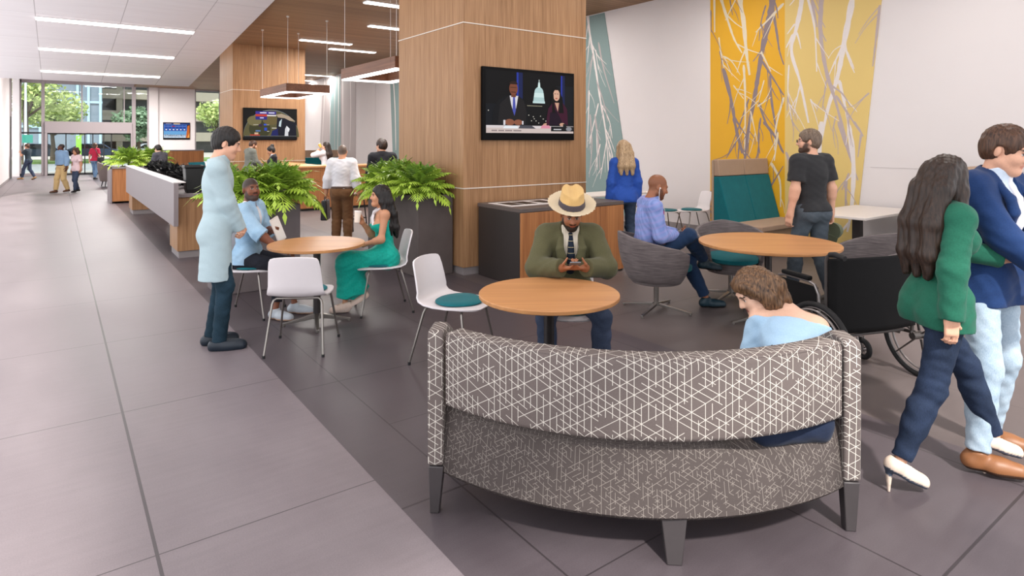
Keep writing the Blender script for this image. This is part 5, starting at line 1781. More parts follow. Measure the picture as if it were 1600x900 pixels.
def denim(name, c1, c2):
    g = NT(name)
    p = g.coord()
    n1 = g.noise(p, 6., 3.); n2 = g.noise(g.scale(p, (1, 1, .3)), 300., 2.)
    f = g.math('ADD', g.math('MULTIPLY', n1, .6), g.math('MULTIPLY', n2, .4))
    g.set(color=g.mix(g.maprange(f, .3, .7), hexc(c1), hexc(c2)), rough=.85, spec=.15)
    g.bump(n2, .12, .002)
    return g.m
SK = dict(light=hexc('d9a58a'), fair=hexc('e0b39a'), brown=hexc('7d4a33'), dark=hexc('5f3828'), mid=hexc('9a6244'), tan=hexc('c08a6a'))
M['hblack'] = hair_mat('hair_black', '0c0a0a', '241d1b')
M['hbrown'] = hair_mat('hair_brown', '2a1a12', '5d4030')
M['hdark'] = hair_mat('hair_dark_brown', '1a120e', '3a2a22')
M['hblond'] = hair_mat('hair_blond', '7d6248', 'c2a580')
M['hgrey'] = hair_mat('hair_grey_brown', '4a3b30', '7d6a5a')
def root_person(loc, rz, label, group=None):
    return thing('person', (loc[0], loc[1], 0), rz, label, 'person', group)
def held(name, root, f, p, R, label, cat):
    """a held thing stays top-level: returns an Empty placed at figure-local point p with frame R"""
    t = thing(name, (0, 0, 0), 0, label, cat)
    Mr = Matrix.Translation(root.location) @ Matrix.Rotation(root.rotation_euler.z, 4, 'Z')
    Ml = Matrix([list(R[0]) + [p[0]], list(R[1]) + [p[1]], list(R[2]) + [p[2]], [0, 0, 0, 1]])
    t.matrix_basis = Mr @ Ml
    return t
def frame(y, z):
    y = unit(y); z = np.asarray(z, float); z = unit(z - y * (z @ y)); x = np.cross(y, z)
    return np.stack([x, y, z], 1)
DEN = (.01, .016, .02)
M['coat'] = fabric('lab_coat_pale_blue', 'a6b9bf', .8, .04, 150.)
M['jeans_dk'] = denim('jeans_dark_teal', '15242c', '2b4150')
M['jeans_blk'] = denim('jeans_black', '1a1b20', '2c2e36')
M['jeans_bl'] = denim('jeans_blue', '2b3445', '454f66')
M['jeans_lt'] = denim('jeans_light', '8296a8', 'b3c1cc')
M['denimshirt'] = denim('denim_shirt_light', '84a9c8', 'b4d0e4')
M['whitecloth'] = fabric('white_cotton', 'dcdade', .85, .04, 150.)
M['tealdress'] = fabric('teal_dress', '11a08f', .6, .14, 60.)
M['olive'] = fabric('olive_suit', '545139', .85, .14, 200.)
M['cream'] = striped('cream_striped_shirt', 'c9bfae', 'a89e90', .012, .3, (1, 0, 0))
M['tie_navy'] = striped('navy_tie_with_stripes', '1b2330', 'c8b48a', .042, .06)
M['straw'] = fabric('straw_hat', 'c9a56c', .7, .1, 220.)
M['strawlt'] = fabric('straw_hat_brim', 'd0bfa2', .7, .08, 220.)
M['band'] = fabric('hat_band_grey', '4a4348', .7, .08, 150.)
M['blueplaid'] = plaid('blue_pink_shirt', '6a80b6', '8f9cd0', 'a08fc4', .035)
M['tie_plum'] = plaid('plum_tie', '7a2446', 'b04a78', '2b2450', .045)
M['navytrs'] = fabric('navy_trousers', '1f3350', .8, .12, 120.)
M['polo'] = fabric('charcoal_polo', '2f2f31', .85, .12, 160.)
M['blazer_b'] = fabric('cobalt_blazer', '2c4fa0', .75, .12, 120.)
M['skyknit'] = fabric('pale_blue_knit', '9fbcd4', .85, .06, 160.)
M['navyskirt'] = fabric('navy_skirt', '1b2438', .85, .1, 120.)
M['green'] = fabric('emerald_blazer', '1f5a47', .8, .12, 120.)
M['blazer_n'] = fabric('navy_blazer', '1d3560', .8, .12, 120.)
M['shirt_lb'] = fabric('pale_shirt', 'c6d2e0', .8, .04, 120.)
M['brownt'] = fabric('brown_trousers', '6b4c33', .85, .12, 120.)
M['blacksuit'] = fabric('black_suit', '1c1d22', .8, .15, 120.)
M['greysuit'] = fabric('grey_suit', '6d7069', .85, .1, 120.)
M['khaki'] = fabric('khaki_trousers', 'c4a878', .85, .08, 120.)
M['bluesh'] = fabric('light_blue_shirt', '7f9dbd', .85, .08, 100.)
M['pinktop'] = fabric('pale_pink_top', 'd8bfc2', .85, .05, 100.)
M['redtop'] = fabric('crimson_top', 'b02c48', .85, .08, 100.)
M['leather'] = plain('brown_leather', '3d2618', .5, var=.15)
M['blkleather'] = plain('black_leather', '16161a', .4, var=.15)
M['phone'] = plain('phone_black_glass', '101114', .15)
M['phonegrey'] = plain('phone_grey_back', '6a6d74', .3)
M['cupm'] = plain('paper_cup', 'e8ddd0', .6, var=.03)
M['cupy'] = plain('amber_cup', 'c8a040', .4, var=.1)
BLK = hexc('141418'); SOLE = hexc('d8c4b4')

def cup(t, mat=None, h=.1, r=.034):
    MB().lathe([(r * .78, 0), (r, h), (r * .94, h), (r * .74, .006), (.001, .006)], n=20).build('cup', mat or M['cupm'], t)
    MB().lathe([(r * 1.05, h - .002), (r * 1.05, h + .008), (r * .9, h + .012), (.001, h + .012)], n=20).build('lid', M['white'], t)
def phone(t):
    MB().prism(rrect(.072, .148, .01), -.004, .004).build('case', M['phonegrey'], t, bevel=.001)
    MB().prism(rrect(.066, .14, .008), .004, .0046).build('screen', M['phone'], t)

# ---- doctor in the pale lab coat
r = root_person((1.05, 5.525), heading(-66), 'standing doctor in a pale blue lab coat and dark jeans, seen from behind')
f = Fig(1.77, h=.0065, build=.93, low=(1, 0), up=(4, 0), head=(-6, 18, 0), hl=(-.035, .185, .90), hr=(.035, .195, .915), pl=(-1, -.55, -.1), pr=(1, -.55, -.1), hdl=(.75, .35, -.5), hdr=(-.75, .35, -.5), pnl=(.4, -.8, .3), pnr=(-.4, -.8, .3),
        fl=(-.08, -.03, .085), fr=(.1, .03, .085), curl=(45, 45))
f.body(r, SK['light'])
f.hair(r, M['hblack'], vol=.014, wr=.0026)
f.trousers(r, M['jeans_dk'], loose=2.2, end=1.05)
f.shirt(r, M['coat'], g=.019, hem=-.41, flare=.02, wr=.0015, name='lab_coat', skr=.104)
for i in (-1, 1): f.shoe(r, i, M['shoe'], hexc('16222e'), None, 'clog')

# ---- man in the open denim shirt
DM = (1.53, 6.38); DR = math.atan2(-.62, .78) - PI / 2
r = root_person(DM, DR, 'seated bearded man in an open denim shirt, looking up from the table')
f = Fig(1.64, h=.0065, pel=(0, -.04, .565), low=(3, 0), up=(6, 2), head=(-40, -6, 0), hr=(.2, .36, .665), hl=(-.05, .22, .80), pl=(-.9, -.7, -.4), pr=(.7, -.8, -.3), hdr=(-.15, .95, -.25), pnr=(.0, -.2, -1), hdl=(.75, .5, .1), pnl=(.1, -.9, .2),
        fl=(-.02, .42, .085), fr=(.19, .32, .085), curl=(50, 18), fyaw=(0, -14))
f.body(r, SK['brown'], beard=(.05, .026, .018), scalp=(.035, .02, .014), brow=(.015, .01, .008))
f.shirt(r, M['whitecloth'], g=.012, sleeve=None, hem=0, name='t_shirt', collar=False, neck=.02)
f.shirt(r, M['denimshirt'], g=.023, sleeve='rolled', hem=-.07, V=(.062, 0, .0), wr=.0026, name='shirt', seed=2.)
f.trousers(r, M['jeans_blk'], end=.8, g=.013)
for i in (-1, 1): f.shoe(r, i, M['shoe'], hexc('b9c0c8'), hexc('cda58c'), name='sneaker')
t = held('tablet', r, f, f.wr[-1] + A3(.06, .05, .02), frame((.15, -.3, .9), (0.1, .9, .4)), 'white tablet held against the chest by the man in the denim shirt', 'tablet')
MB().prism(rrect(.17, .24, .012), -.005, .005).build('case', M['white'], t, bevel=.002)
MB().prism(rrect(.15, .21, .004), .005, .0056).build('screen', M['paper'], t)

# ---- woman in the long teal dress
r = root_person((2.62, 5.75), math.radians(74), 'seated woman with long black hair in a long teal dress, raising a cup')
f = Fig(1.48, 'f', h=.0065, pel=(0, -.03, .55), low=(3, 0), up=(6, 0), head=(4, -2, 0), hr=(.03, .2, .88), hl=(-.03, .19, .66), pr=(.5, -.4, -.9), pl=(-.8, -.6, -.3), hdr=(-.15, .3, .9), pnr=(-.6, .5, -.3), hdl=(.75, .5, -.1), pnl=(.1, -.1, -1),
        fl=(.03, .20, .17), fr=(.02, .36, .1), kl=(0, 1, .6), kr=(0, 1, .2), fpitch=(25, 12), fyaw=(0, 0), curl=(20, 42))
f.body(r, SK['tan'], lips=hexc('8a4038'))
def skirt(S):
    for i in (-1, 1):
        S.cap(f.hip[i], f.kn[i], .105, .085, .08)
        e = f.kn[i] + (f.an[i] - f.kn[i]) * .88
        S.cap(f.kn[i], e, .085, .085, .09, endb=True)
    S.cap((f.kn[-1] + f.kn[1]) / 2, (f.an[-1] + f.an[1]) / 2 + A3(0, 0, .06), .085, .11, .08, endb=True)
S = f.grid()
f.torso(S, .012)
skirt(S)
S.cut(f.tor(0, 0, .235), f.Ru @ A3(0, .22, 1.), lo=f.tor(0, 0, .2) - .35, hi=f.tor(0, 0, .2) + .45)
S.mesh('dress', M['tealdress'], r, wrinkle=.004, seed=1.)
for i in (-1, 1):
    MB().tube([tuple(f.tor(i * .085, .125, .2)), tuple(f.tor(i * .045, .12, .28)), tuple(f.tor(-i * .03, .085, .35)), tuple(f.tor(-i * .055, .02, .385))], [.013] * 4, 8, flat=.5).build('strap', M['whitecloth'], r)
sh = f.tor(0, -.1, .3)
chains = []
for x in (-.055, -.018, .018, .055):
    chains.append([(f.at(x * 1.1, -.06, .04), .045), (f.at(x * 1.3, -.095, -.06), .045), (f.tor(x * 1.4, -.12, .3), .04), (f.tor(x * 1.5, -.135, .14), .034), (f.tor(x * 1.4, -.135, .03), .016)])
for s in (-1, 1): chains.append([(f.at(s * .07, .005, .03), .028), (f.at(s * .083, -.01, -.06), .03), (f.tor(s * .095, -.03, .33), .032), (f.tor(s * .1, -.06, .17), .026), (f.tor(s * .09, -.07, .06), .012)])
f.hair(r, M['hblack'], 'long', chains, vol=.013, wr=.002)
for i in (-1, 1): f.shoe(r, i, M['shoe'], hexc('d8bfb0'), hexc('dcc8bc'), 'wedge' if i == 1 else 'shoe', name='sandal')
t = held('drink_cup', r, f, f.wr[1] + f.hd[1] * .07 + f.pn[1] * .045 - A3(0, 0, .05), frame((0, 1, 0.1), (0, -.2, 1)), 'small cup raised by the woman in the teal dress', 'cup')
cup(t)

# ---- man in the olive suit and straw hat
r = root_person(HATP, heading(180), 'seated man in an olive suit and straw hat, looking down at his phone')
f = Fig(1.6, h=.006, build=1.04, pel=(0, -.06, .565), low=(8, 0), up=(16, 0), head=(4, 24, 0), hl=(-.085, .33, .815), hr=(.085, .33, .815), pl=(-.9, -.2, -.8), pr=(.9, -.2, -.8), hdl=(.75, .55, .12), hdr=(-.75, .55, .12), pnl=(.15, -.2, 1), pnr=(-.15, -.2, 1),
        fl=(-.19, .32, .085), fr=(.17, .34, .085), kl=(-.3, 1, .3), kr=(.3, 1, .3), curl=(48, 48), shx=.012)
f.body(r, SK['mid'], beard=(.02, .012, .008), brow=(.012, .008, .006))
f.hair(r, M['hblack'], vol=.006)
f.trousers(r, M['jeans_bl'], g=.013, loose=1.4)
f.shirt(r, M['cream'], g=.014, sleeve=None, hem=.04, name='shirt')
f.tie(r, M['tie_navy'], off=.024, length=.36, w=.034)
f.shirt(r, M['olive'], g=.027, hem=-.1, V=(.1, 0, .05), collar=False, neck=.05, wr=.00262, seed=3., name='jacket')
f.lapels(r, M['olive'], off=.036, w0=.07, z1=.08)
for i in (-1, 1): f.shoe(r, i, M['shoe'], hexc('4a2c1a'), BLK)
# hat: brim, crown with a pinched top, band
S = Sdf(f.hc - .26, f.hc + .3, .006)
Hc = f.at(0, -.014, .075)
S.ell(Hc, f.Rh, A3(.172, .186, .03), .0)
S.d = np.maximum(S.d, 0) if False else S.d
hat_b = Sdf(f.hc - .26, f.hc + .3, .006)
hat_b.ell(Hc + f.Rh @ A3(0, 0, .03), f.Rh, A3(.18, .195, .055), 0)
hat_b.ell(Hc + f.Rh @ A3(0, 0, .052), f.Rh, A3(.203, .219, .066), 0, op='sub')
hat_b.ell(Hc, f.Rh, A3(.088, .106, .05), .01)
hb = hat_b.mesh('hat', M['strawlt'], r)
S = Sdf(f.hc - .26, f.hc + .3, .006)
S.cap(Hc + f.Rh @ A3(0, 0, -.005), Hc + f.Rh @ A3(0, 0, .105), .094, .078, 0., flat=f.Rh @ A3(0, 1., 0), ff=1.16, enda=True)
S.cut(Hc + f.Rh @ A3(0, 0, .118), f.Rh @ A3(0, .12, 1.))
S.cap(Hc + f.Rh @ A3(0, -.09, .13), Hc + f.Rh @ A3(0, .09, .122), .02, .026, .02, op='sub')
for i in (-1, 1): S.ell(Hc + f.Rh @ A3(i * .075, .085, .09), f.Rh, A3(.03, .03, .045), .02, op='sub')
S.mesh('crown', M['straw'], hb)
S = Sdf(f.hc - .26, f.hc + .3, .006)
S.cap(Hc + f.Rh @ A3(0, 0, -.002), Hc + f.Rh @ A3(0, 0, .042), .0965, .09, 0., flat=f.Rh @ A3(0, 1., 0), ff=1.16, enda=True, endb=True)
S.mesh('hat_band', M['band'], hb)
t = held('phone', r, f, (f.wr[-1] + f.wr[1]) / 2 + A3(0, .07, .035), frame((0, .75, .35), (0, -.35, .9)), 'grey phone in the hands of the man with the straw hat', 'phone')
phone(t)

# ---- bald man in the blue shirt
r = root_person((TUB1[0] - .05, TUB1[1] + .04), TUB1_A, 'seated bald man in a blue shirt and plum tie with his legs crossed')
f = Fig(1.73, h=.0065, pel=(0, -.01, .57), low=(-12, 0), up=(10, 0), head=(0, 20, 0), hl=(-.03, .27, .75), hr=(.06, .23, .75), pl=(-.8, -.7, -.4), pr=(.8, -.7, -.4), hdl=(.5, .8, .0), hdr=(-.35, .9, -.05), pnl=(.3, -.2, 1), pnr=(-.2, -.2, 1),
        fl=(-.08, .60, .085), fr=(-.12, .60, .46), kl=(0, 1, .3), kr=(.35, .4, 1), fyaw=(0, 10), fpitch=(0, 8), curl=(45, 42))
f.body(r, SK['mid'], beard=tuple(np.array(SK['mid']) * .35), scalp=tuple(np.array(SK['mid']) * .72), brow=(.02, .012, .01))
f.trousers(r, M['navytrs'], g=.014, loose=1.7, end=.9, wr=.0026)
f.shirt(r, M['blueplaid'], g=.022, hem=.0, wr=.0026, seed=4.)
f.tie(r, M['tie_plum'], off=.034, length=.4, w=.04)
f.belt(r, M['blkleather'], .03, .05)
for i in (-1, 1): f.shoe(r, i, M['shoe'], hexc('16323e'), BLK)
eb = MB()
eb.tube([tuple(f.at(.088, -.002, -.012)), tuple(f.at(.092, .005, -.05)), tuple(f.at(.085, .03, -.12)), tuple(f.tor(.06, .13, .3)), tuple(f.tor(.04, .16, .12))], .0028, 6)
eb.ball(tuple(f.at(.087, .002, -.01)), .009, 10)
eb = eb.build('earphones', M['white'], r)
t = held('phone', r, f, (f.wr[-1] + f.wr[1]) / 2 + A3(-.02, .08, .04), frame((0, .8, .2), (0, -.3, .95)), 'black phone in the hands of the bald man', 'phone')
phone(t)

# ---- man in the charcoal polo
r = root_person(at_cam(3.13, 6.47), heading(18), 'standing man with glasses in a charcoal polo shirt and jeans, seen from behind')
f = Fig(1.77, h=.0075, head=(52, 0, 0), hl=(-.27, .04, .80), hr=(.27, .0, .80), pl=(-.4, -1, 0), pr=(.4, -1, 0), fl=(-.1, .18, .085), fr=(.1, -.15, .11), build=1.04, fpitch=(0, 12), curl=(30, 45))
f.body(r, SK['light'], beard=hexc('4a352a'))
f.hair(r, M['hgrey'], vol=.014, wr=.0026)
f.trousers(r, denim('jeans_grey_blue', '3a4048', '59626a'), g=.016, loose=2.)
f.shirt(r, M['polo'], g=.026, sleeve='short', hem=-.03, wr=.0024, seed=5.)
g = MB()
for i in (-1, 1):
    c = f.at(i * .032, .105, .004)
    g.tube([tuple(c + f.Rh @ A3(.021 * math.cos(a), 0, .017 * math.sin(a))) for a in [2 * PI * k / 16 for k in range(16)]], .0022, 6, closed=True)
    g.tube([tuple(f.at(i * .054, .1, .008)), tuple(f.at(i * .082, .06, .008)), tuple(f.at(i * .082, -.02, .005))], .002, 6)
g.tube([tuple(f.at(-.011, .108, .008)), tuple(f.at(.011, .108, .008))], .002, 6)
g.build('glasses', M['black'], r)
for i in (-1, 1): f.shoe(r, i, M['shoe'], hexc('3a3028'), BLK)
M['capg'] = fabric('olive_cap_cloth', '5e6450', .85, .1, 100.)
t = held('cap', r, f, f.wr[1] + f.hd[1] * .15 + A3(.02, 0, -.05), frame((0, .3, -1), (1, .2, 0)), 'olive green cap held by the man in the charcoal polo', 'cap')
MB().lathe([(.088, 0), (.086, .03), (.07, .075), (.035, .1), (.001, .105)], n=24).build('crown', M['capg'], t)
MB().prism([(-.075, .05), (-.07, .11), (-.03, .155), (.03, .155), (.07, .11), (.075, .05)], -.004, .004).build('peak', M['capg'], t, bevel=.003)

# ---- woman in the cobalt blazer
r = root_person((6.28, 5.95), heading(8), 'standing woman with long blond hair in a cobalt blue blazer, seen from behind')
f = Fig(1.63, 'f', h=.0085, hl=(-.22, .05, .78), hr=(.21, .02, .78), pl=(-.5, -1, 0), pr=(.5, -1, 0), fl=(-.08, .12, .12), fr=(.08, -.1, .12), fpitch=(20, 22), head=(12, 4, 0), heel=.03)
f.body(r, SK['fair'])
ch = [[(f.at(x, -.07, .04), .045), (f.at(x * 1.3, -.1, -.08), .048), (f.tor(x * 1.7, -.125, .27), .044), (f.tor(x * 1.7, -.13, .15), .02)] for x in (-.05, 0, .05)]
for s in (-1, 1): ch.append([(f.at(s * .07, .0, .03), .03), (f.at(s * .085, -.02, -.08), .034), (f.tor(s * .1, -.07, .28), .03), (f.tor(s * .1, -.09, .18), .014)])
f.hair(r, M['hblond'], 'long', ch, vol=.013)
f.trousers(r, denim('jeans_slate', '2c3646', '465368'), g=.012)
f.shirt(r, M['blazer_b'], g=.022, hem=-.1, flare=.01, wr=.0024, seed=6., name='blazer')
for i in (-1, 1): f.shoe(r, i, M['shoe'], hexc('b83048'), None, 'heel')

# ---- woman bent forward on the loveseat
wp = sofa_w(.69, .135)
r = root_person(wp, SA, 'woman with a brown bob and pale blue top bent forward on the loveseat')
f = Fig(1.62, 'f', h=.006, pel=(0, -.02, .50), yaw=-22, low=(34, 3), up=(60, 5), twist=10, shz=-.035, hoff=(-.085, .02, .0), head=(104, 34, 6), hl=(-.10, .5, .5), hr=(.14, .46, .5), pl=(-.3, -.3, -1), pr=(.3, -.3, -1), hdl=(.2, .9, -.3), hdr=(-.2, .9, -.3), pnl=(.2, -.3, -1), pnr=(-.2, -.3, -1),
        fl=(-.1, .52, .085), fr=(.1, .5, .085), fyaw=(4, -4))
f.body(r, SK['fair'], lips=hexc('a8605a'))
S = f.grid()
f.torso(S, .013)
for i in (-1, 1): f.arm(S, i, .014, 'full', loose=1.3)
# wide boat neckline that leaves the nape and shoulder blades bare
nb = f.tor(0, -.12, .43)
S.cut(f.tor(0, 0, .265), f.Ru @ A3(0, -.25, 1.))
S.cut(f.pel + f.Rl @ A3(0, 0, .0), f.Rl @ A3(0, 0, -1.))
S.mesh('top', M['skyknit'], r, wrinkle=.003, seed=7.)
S = f.grid()
f.torso(S, .016, up=False)
for i in (-1, 1):
    S.cap(f.hip[i], f.kn[i] + A3(0, .03, 0), .102, .08, .07)
S.cap(f.pel + A3(-.17, -.19, -.07), f.pel + A3(.08, -.15, -.06), .055, .05, .06)
S.cut(f.pel + f.Rl @ A3(0, 0, .08), f.Rl @ A3(0, 0, 1.), hi=f.pel + A3(.4, .1, .5), lo=f.pel - .4)
S.mesh('skirt', M['navyskirt'], r, wrinkle=.003)
ch = []
for x, dx in ((-.06, -.02), (-.03, -.01), (0, 0), (.03, .01), (.06, .02)):
    ch.append([(f.at(x, -.075, .05), .042), (f.at(x * 1.2, -.105, -.02), .042), (f.at(x * 1.25, -.095, -.085), .034), (f.at(x * 1.2 + dx, -.108, -.125), .014)])
for s in (-1, 1):
    ch.append([(f.at(s * .06, .05, .075), .022), (f.at(s * .085, .02, .02), .022), (f.at(s * .09, .0, -.05), .024), (f.at(s * .083, .02, -.105), .016)])
    ch.append([(f.at(s * .075, -.03, .05), .03), (f.at(s * .092, -.03, -.03), .032), (f.at(s * .09, -.035, -.09), .03), (f.at(s * .085, -.02, -.125), .013)])
f.hair(r, hair_mat('hair_chestnut', '2a1a10', '7d5c40'), 'long', ch, vol=.014, wr=.003)
for i in (-1, 1): f.shoe(r, i, M['shoe'], BLK, None)

# ---- couple walking on the right
gp = at_cam(2.10, 3.07)
r = root_person(gp, heading(-86), 'walking woman with long dark hair in an emerald jacket, dark jeans and pale heels')
f = Fig(1.54, 'f', h=.0065, low=(3, 0), up=(4, 0), heel=.04, hr=(.2, -.1, .69), hl=(-.08, .40, 1.08), pl=(-.5, -.5, -1), pr=(.5, -1, 0), head=(10, 10, 0), fl=(-.04, .37, .13), fr=(.08, -.25, .14), kl=(0, 1, .1), kr=(0, 1, .1), fpitch=(18, 26), fyaw=(0, -4), curl=(35, 25), hdl=(.1, .95, .1))
f.body(r, SK['light'])
ch = [[(f.at(x, -.07, .04), .048), (f.at(x * 1.3, -.105, -.07), .05), (f.tor(x * 1.7, -.12, .27), .05), (f.tor(x * 1.7, -.125, .1), .045), (f.tor(x * 1.6, -.125, -.02), .02)] for x in (-.05, 0, .05)]
for s in (-1, 1): ch.append([(f.at(s * .07, .0, .03), .03), (f.at(s * .085, .0, -.07), .034), (f.tor(s * .1, .02, .3), .038), (f.tor(s * .11, .03, .12), .034), (f.tor(s * .1, .03, .0), .016)])
f.hair(r, M['hdark'], 'long', ch, vol=.015, wr=.0026)
f.trousers(r, denim('jeans_navy', '18202e', '2c3850'), g=.011, loose=1.1)
f.shirt(r, M['green'], g=.022, hem=-.13, flare=.012, wr=.0026, seed=8., name='jacket')
for i in (-1, 1): f.shoe(r, i, M['shoe'], hexc('d8c4b4'), hexc('3a4454'), 'heel')
mp = at_cam(2.56, 3.34)
r = root_person(mp, heading(-156), 'walking man in a navy blazer and light jeans beside the woman in the emerald jacket')
f = Fig(1.74, h=.0065, low=(2, 0), up=(4, 0), head=(8, 18, 0), hr=(.03, .3, 1.02), hl=(-.1, .28, 1.04), pl=(-1, -.5, -.2), pr=(1, -.5, -.2), hdr=(-.6, .7, .1), hdl=(.6, .7, .0), pnr=(-.3, -.2, 1), pnl=(.3, -.2, 1), fl=(-.12, -.06, .085), fr=(.27, .1, .085), fpitch=(0, 0), fyaw=(30, 40), curl=(45, 40))
f.body(r, SK['light'])
f.hair(r, M['hbrown'], vol=.015, wr=.0026)
f.trousers(r, M['jeans_lt'], g=.014, loose=1.7)
f.shirt(r, M['shirt_lb'], g=.014, sleeve=None, hem=-.0, name='shirt')
f.tie(r, M['whitecloth'], off=.024, length=.4, w=.034)
f.shirt(r, M['blazer_n'], g=.026, hem=-.14, V=(.085, 0, .02), collar=False, neck=.05, wr=.0026, seed=9., skr=.116, name='blazer')
f.lapels(r, M['blazer_n'], off=.036, w0=.075, z1=.04)
for i in (-1, 1): f.shoe(r, i, M['shoe'], hexc('8a5a38'), hexc('3a2418'))
t = held('notepad', r, f, f.wr[1] + A3(-.02, .09, .03), frame((0, 1, .1), (0, -.1, 1)), 'white notepad held by the walking man in the navy blazer', 'notepad')
MB().prism(rrect(.14, .2, .006), -.006, .006).build('cover', M['white'], t, bevel=.001)
MB().prism(rrect(.13, .19, .003), .006, .0068).build('page', M['paper'], t)

# ---- customers at the wooden counter
r = root_person((3.70, 9.66), heading(6), 'standing man with cropped hair in a white shirt and brown trousers, seen from behind')
f = Fig(1.60, h=.008, build=1.1, hl=(-.27, .06, .78), hr=(.27, .03, .78), pl=(-.5, -1, 0), pr=(.5, -1, 0), curl=(50, 30), head=(0, 8, 0))
f.body(r, SK['tan'], scalp=hexc('6a5a50'))
f.trousers(r, M['brownt'], g=.02, loose=2.)
f.shirt(r, M['whitecloth'], g=.024, hem=.03, wr=.00265, seed=10.)
f.belt(r, M['leather'], .028, .05)
for i in (-1, 1): f.shoe(r, i, M['shoe'], hexc('2a1c14'), BLK)
t = held('carry_bag', r, f, f.wr[-1] + f.hd[-1] * .1, frame((0, 1, 0), (0, 0, 1)), 'black leather bag hanging from the hand of the white shirt man', 'bag')
MB().prism([(-.04, -.02), (.04, -.02), (.055, -.34), (-.055, -.34)], -.15, .15, Matrix(((1, 0, 0, 0), (0, 0, 1, 0), (0, 1, 0, 0), (0, 0, 0, 1)))).build('body', M['blkleather'], t, bevel=.02, seg=3)
MB().tube([(0, -.09, -.03), (0, -.06, .03), (0, .06, .03), (0, .09, -.03)], .009, 8).build('strap', M['blkleather'], t)
r = root_person((4.58, 10.05), heading(14), 'standing man in a black suit, seen from behind near the front column')
f = Fig(1.69, h=.0085, hl=(-.24, .08, .8), hr=(.24, .06, .8), pl=(-.5, -1, 0), pr=(.5, -1, 0), head=(38, 4, 0))
f.body(r, SK['light'])
f.hair(r, M['hdark'], vol=.014, wr=.0026)
f.trousers(r, M['blacksuit'], loose=2.)
f.shirt(r, M['whitecloth'], g=.012, sleeve=None, hem=0, name='shirt')
f.shirt(r, M['blacksuit'], g=.026, hem=-.14, collar=False, neck=.05, wr=.0024, seed=11., name='jacket')
for i in (-1, 1): f.shoe(r, i, M['shoe'], BLK, None)
r = root_person((6.05, 17.0), heading(78), 'woman with long brown hair drinking from an amber cup behind the wooden counter')
f = Fig(1.62, 'f', h=.0095, hl=(-.06, .2, 1.36), hr=(.1, .24, 1.36), pl=(-.9, .3, -.3), pr=(.9, .3, -.3), head=(0, -18, 0), hdr=(-.3, .2, .9), hdl=(.3, .2, .9), curl=(40, 40))
f.body(r, SK['light'])
ch = [[(f.at(x, -.07, .04), .048), (f.at(x * 1.3, -.12, -.08), .05), (f.tor(x * 1.7, -.14, .27), .05), (f.tor(x * 1.7, -.14, .1), .025)] for x in (-.05, 0, .05)]
f.hair(r, M['hdark'], 'long', ch, vol=.014)
f.trousers(r, M['jeans_dk'])
f.shirt(r, M['whitecloth'], g=.024, hem=-.08, seed=12., name='blouse')
for i in (-1, 1): f.shoe(r, i, M['shoe'], BLK, None)
t = held('drink_cup', r, f, f.at(.0, .13, -.085), frame((0, 1, -.6), (0, -.6, 1)), 'amber cup at the lips of the woman behind the wooden counter', 'cup')
cup(t, M['cupy'], .11, .042)
r = root_person((4.22, 17.85), heading(-40), 'man in a grey suit standing below the globe television')
f = Fig(1.68, h=.0095, hl=(-.12, .3, 1.0), hr=(.1, .3, 1.0), head=(-10, 22, 0), up=(8, 0))
f.body(r, SK['light'], beard=hexc('5a4030'))
f.hair(r, M['hbrown'], vol=.012)
f.trousers(r, M['greysuit'])
f.shirt(r, M['whitecloth'], g=.012, sleeve=None, hem=0, name='shirt')
f.shirt(r, M['greysuit'], g=.026, hem=-.12, V=(.06, 0, .06), collar=False, neck=.05, seed=13., name='jacket')
for i in (-1, 1): f.shoe(r, i, M['shoe'], BLK, None)
r = root_person((4.36, 15.95), heading(118), 'woman with a hair bun in a dark jacket beside the wooden counter')
f = Fig(1.53, 'f', h=.0095, hl=(-.1, .3, .95), hr=(.1, .3, .95), head=(0, 18, 0))
f.body(r, SK['tan'])
f.hair(r, M['hblack'], 'bun', [[(f.at(0, -.07, .09), .04), (f.at(0, -.08, .125), .045)]], vol=.012)
f.trousers(r, M['blacksuit'])
f.shirt(r, M['whitecloth'], g=.012, sleeve=None, hem=0, name='blouse')
f.shirt(r, M['blacksuit'], g=.022, hem=-.1, V=(.06, 0, .06), collar=False, neck=.05, seed=14., name='jacket')
for i in (-1, 1): f.shoe(r, i, M['shoe'], BLK, None)
# ---- receptionist
r = root_person((2.36, 19.6), heading(72), 'man in a charcoal jacket working behind the reception desk')
f = Fig(1.56, h=.0095, hl=(-.12, .32, 1.0), hr=(.1, .32, 1.0), head=(0, 22, 0), up=(14, 0))
f.body(r, SK['fair'])
f.hair(r, M['hblack'], vol=.014)
f.trousers(r, M['blacksuit'])
f.shirt(r, M['whitecloth'], g=.014, sleeve=None, hem=0, name='shirt')
f.shirt(r, fabric('charcoal_jacket', '4a4a52', .85, .1, 100.), g=.024, hem=-.1, V=(.05, 0, .1), collar=False, neck=.05, name='jacket')
for i in (-1, 1): f.shoe(r, i, M['shoe'], BLK, None)
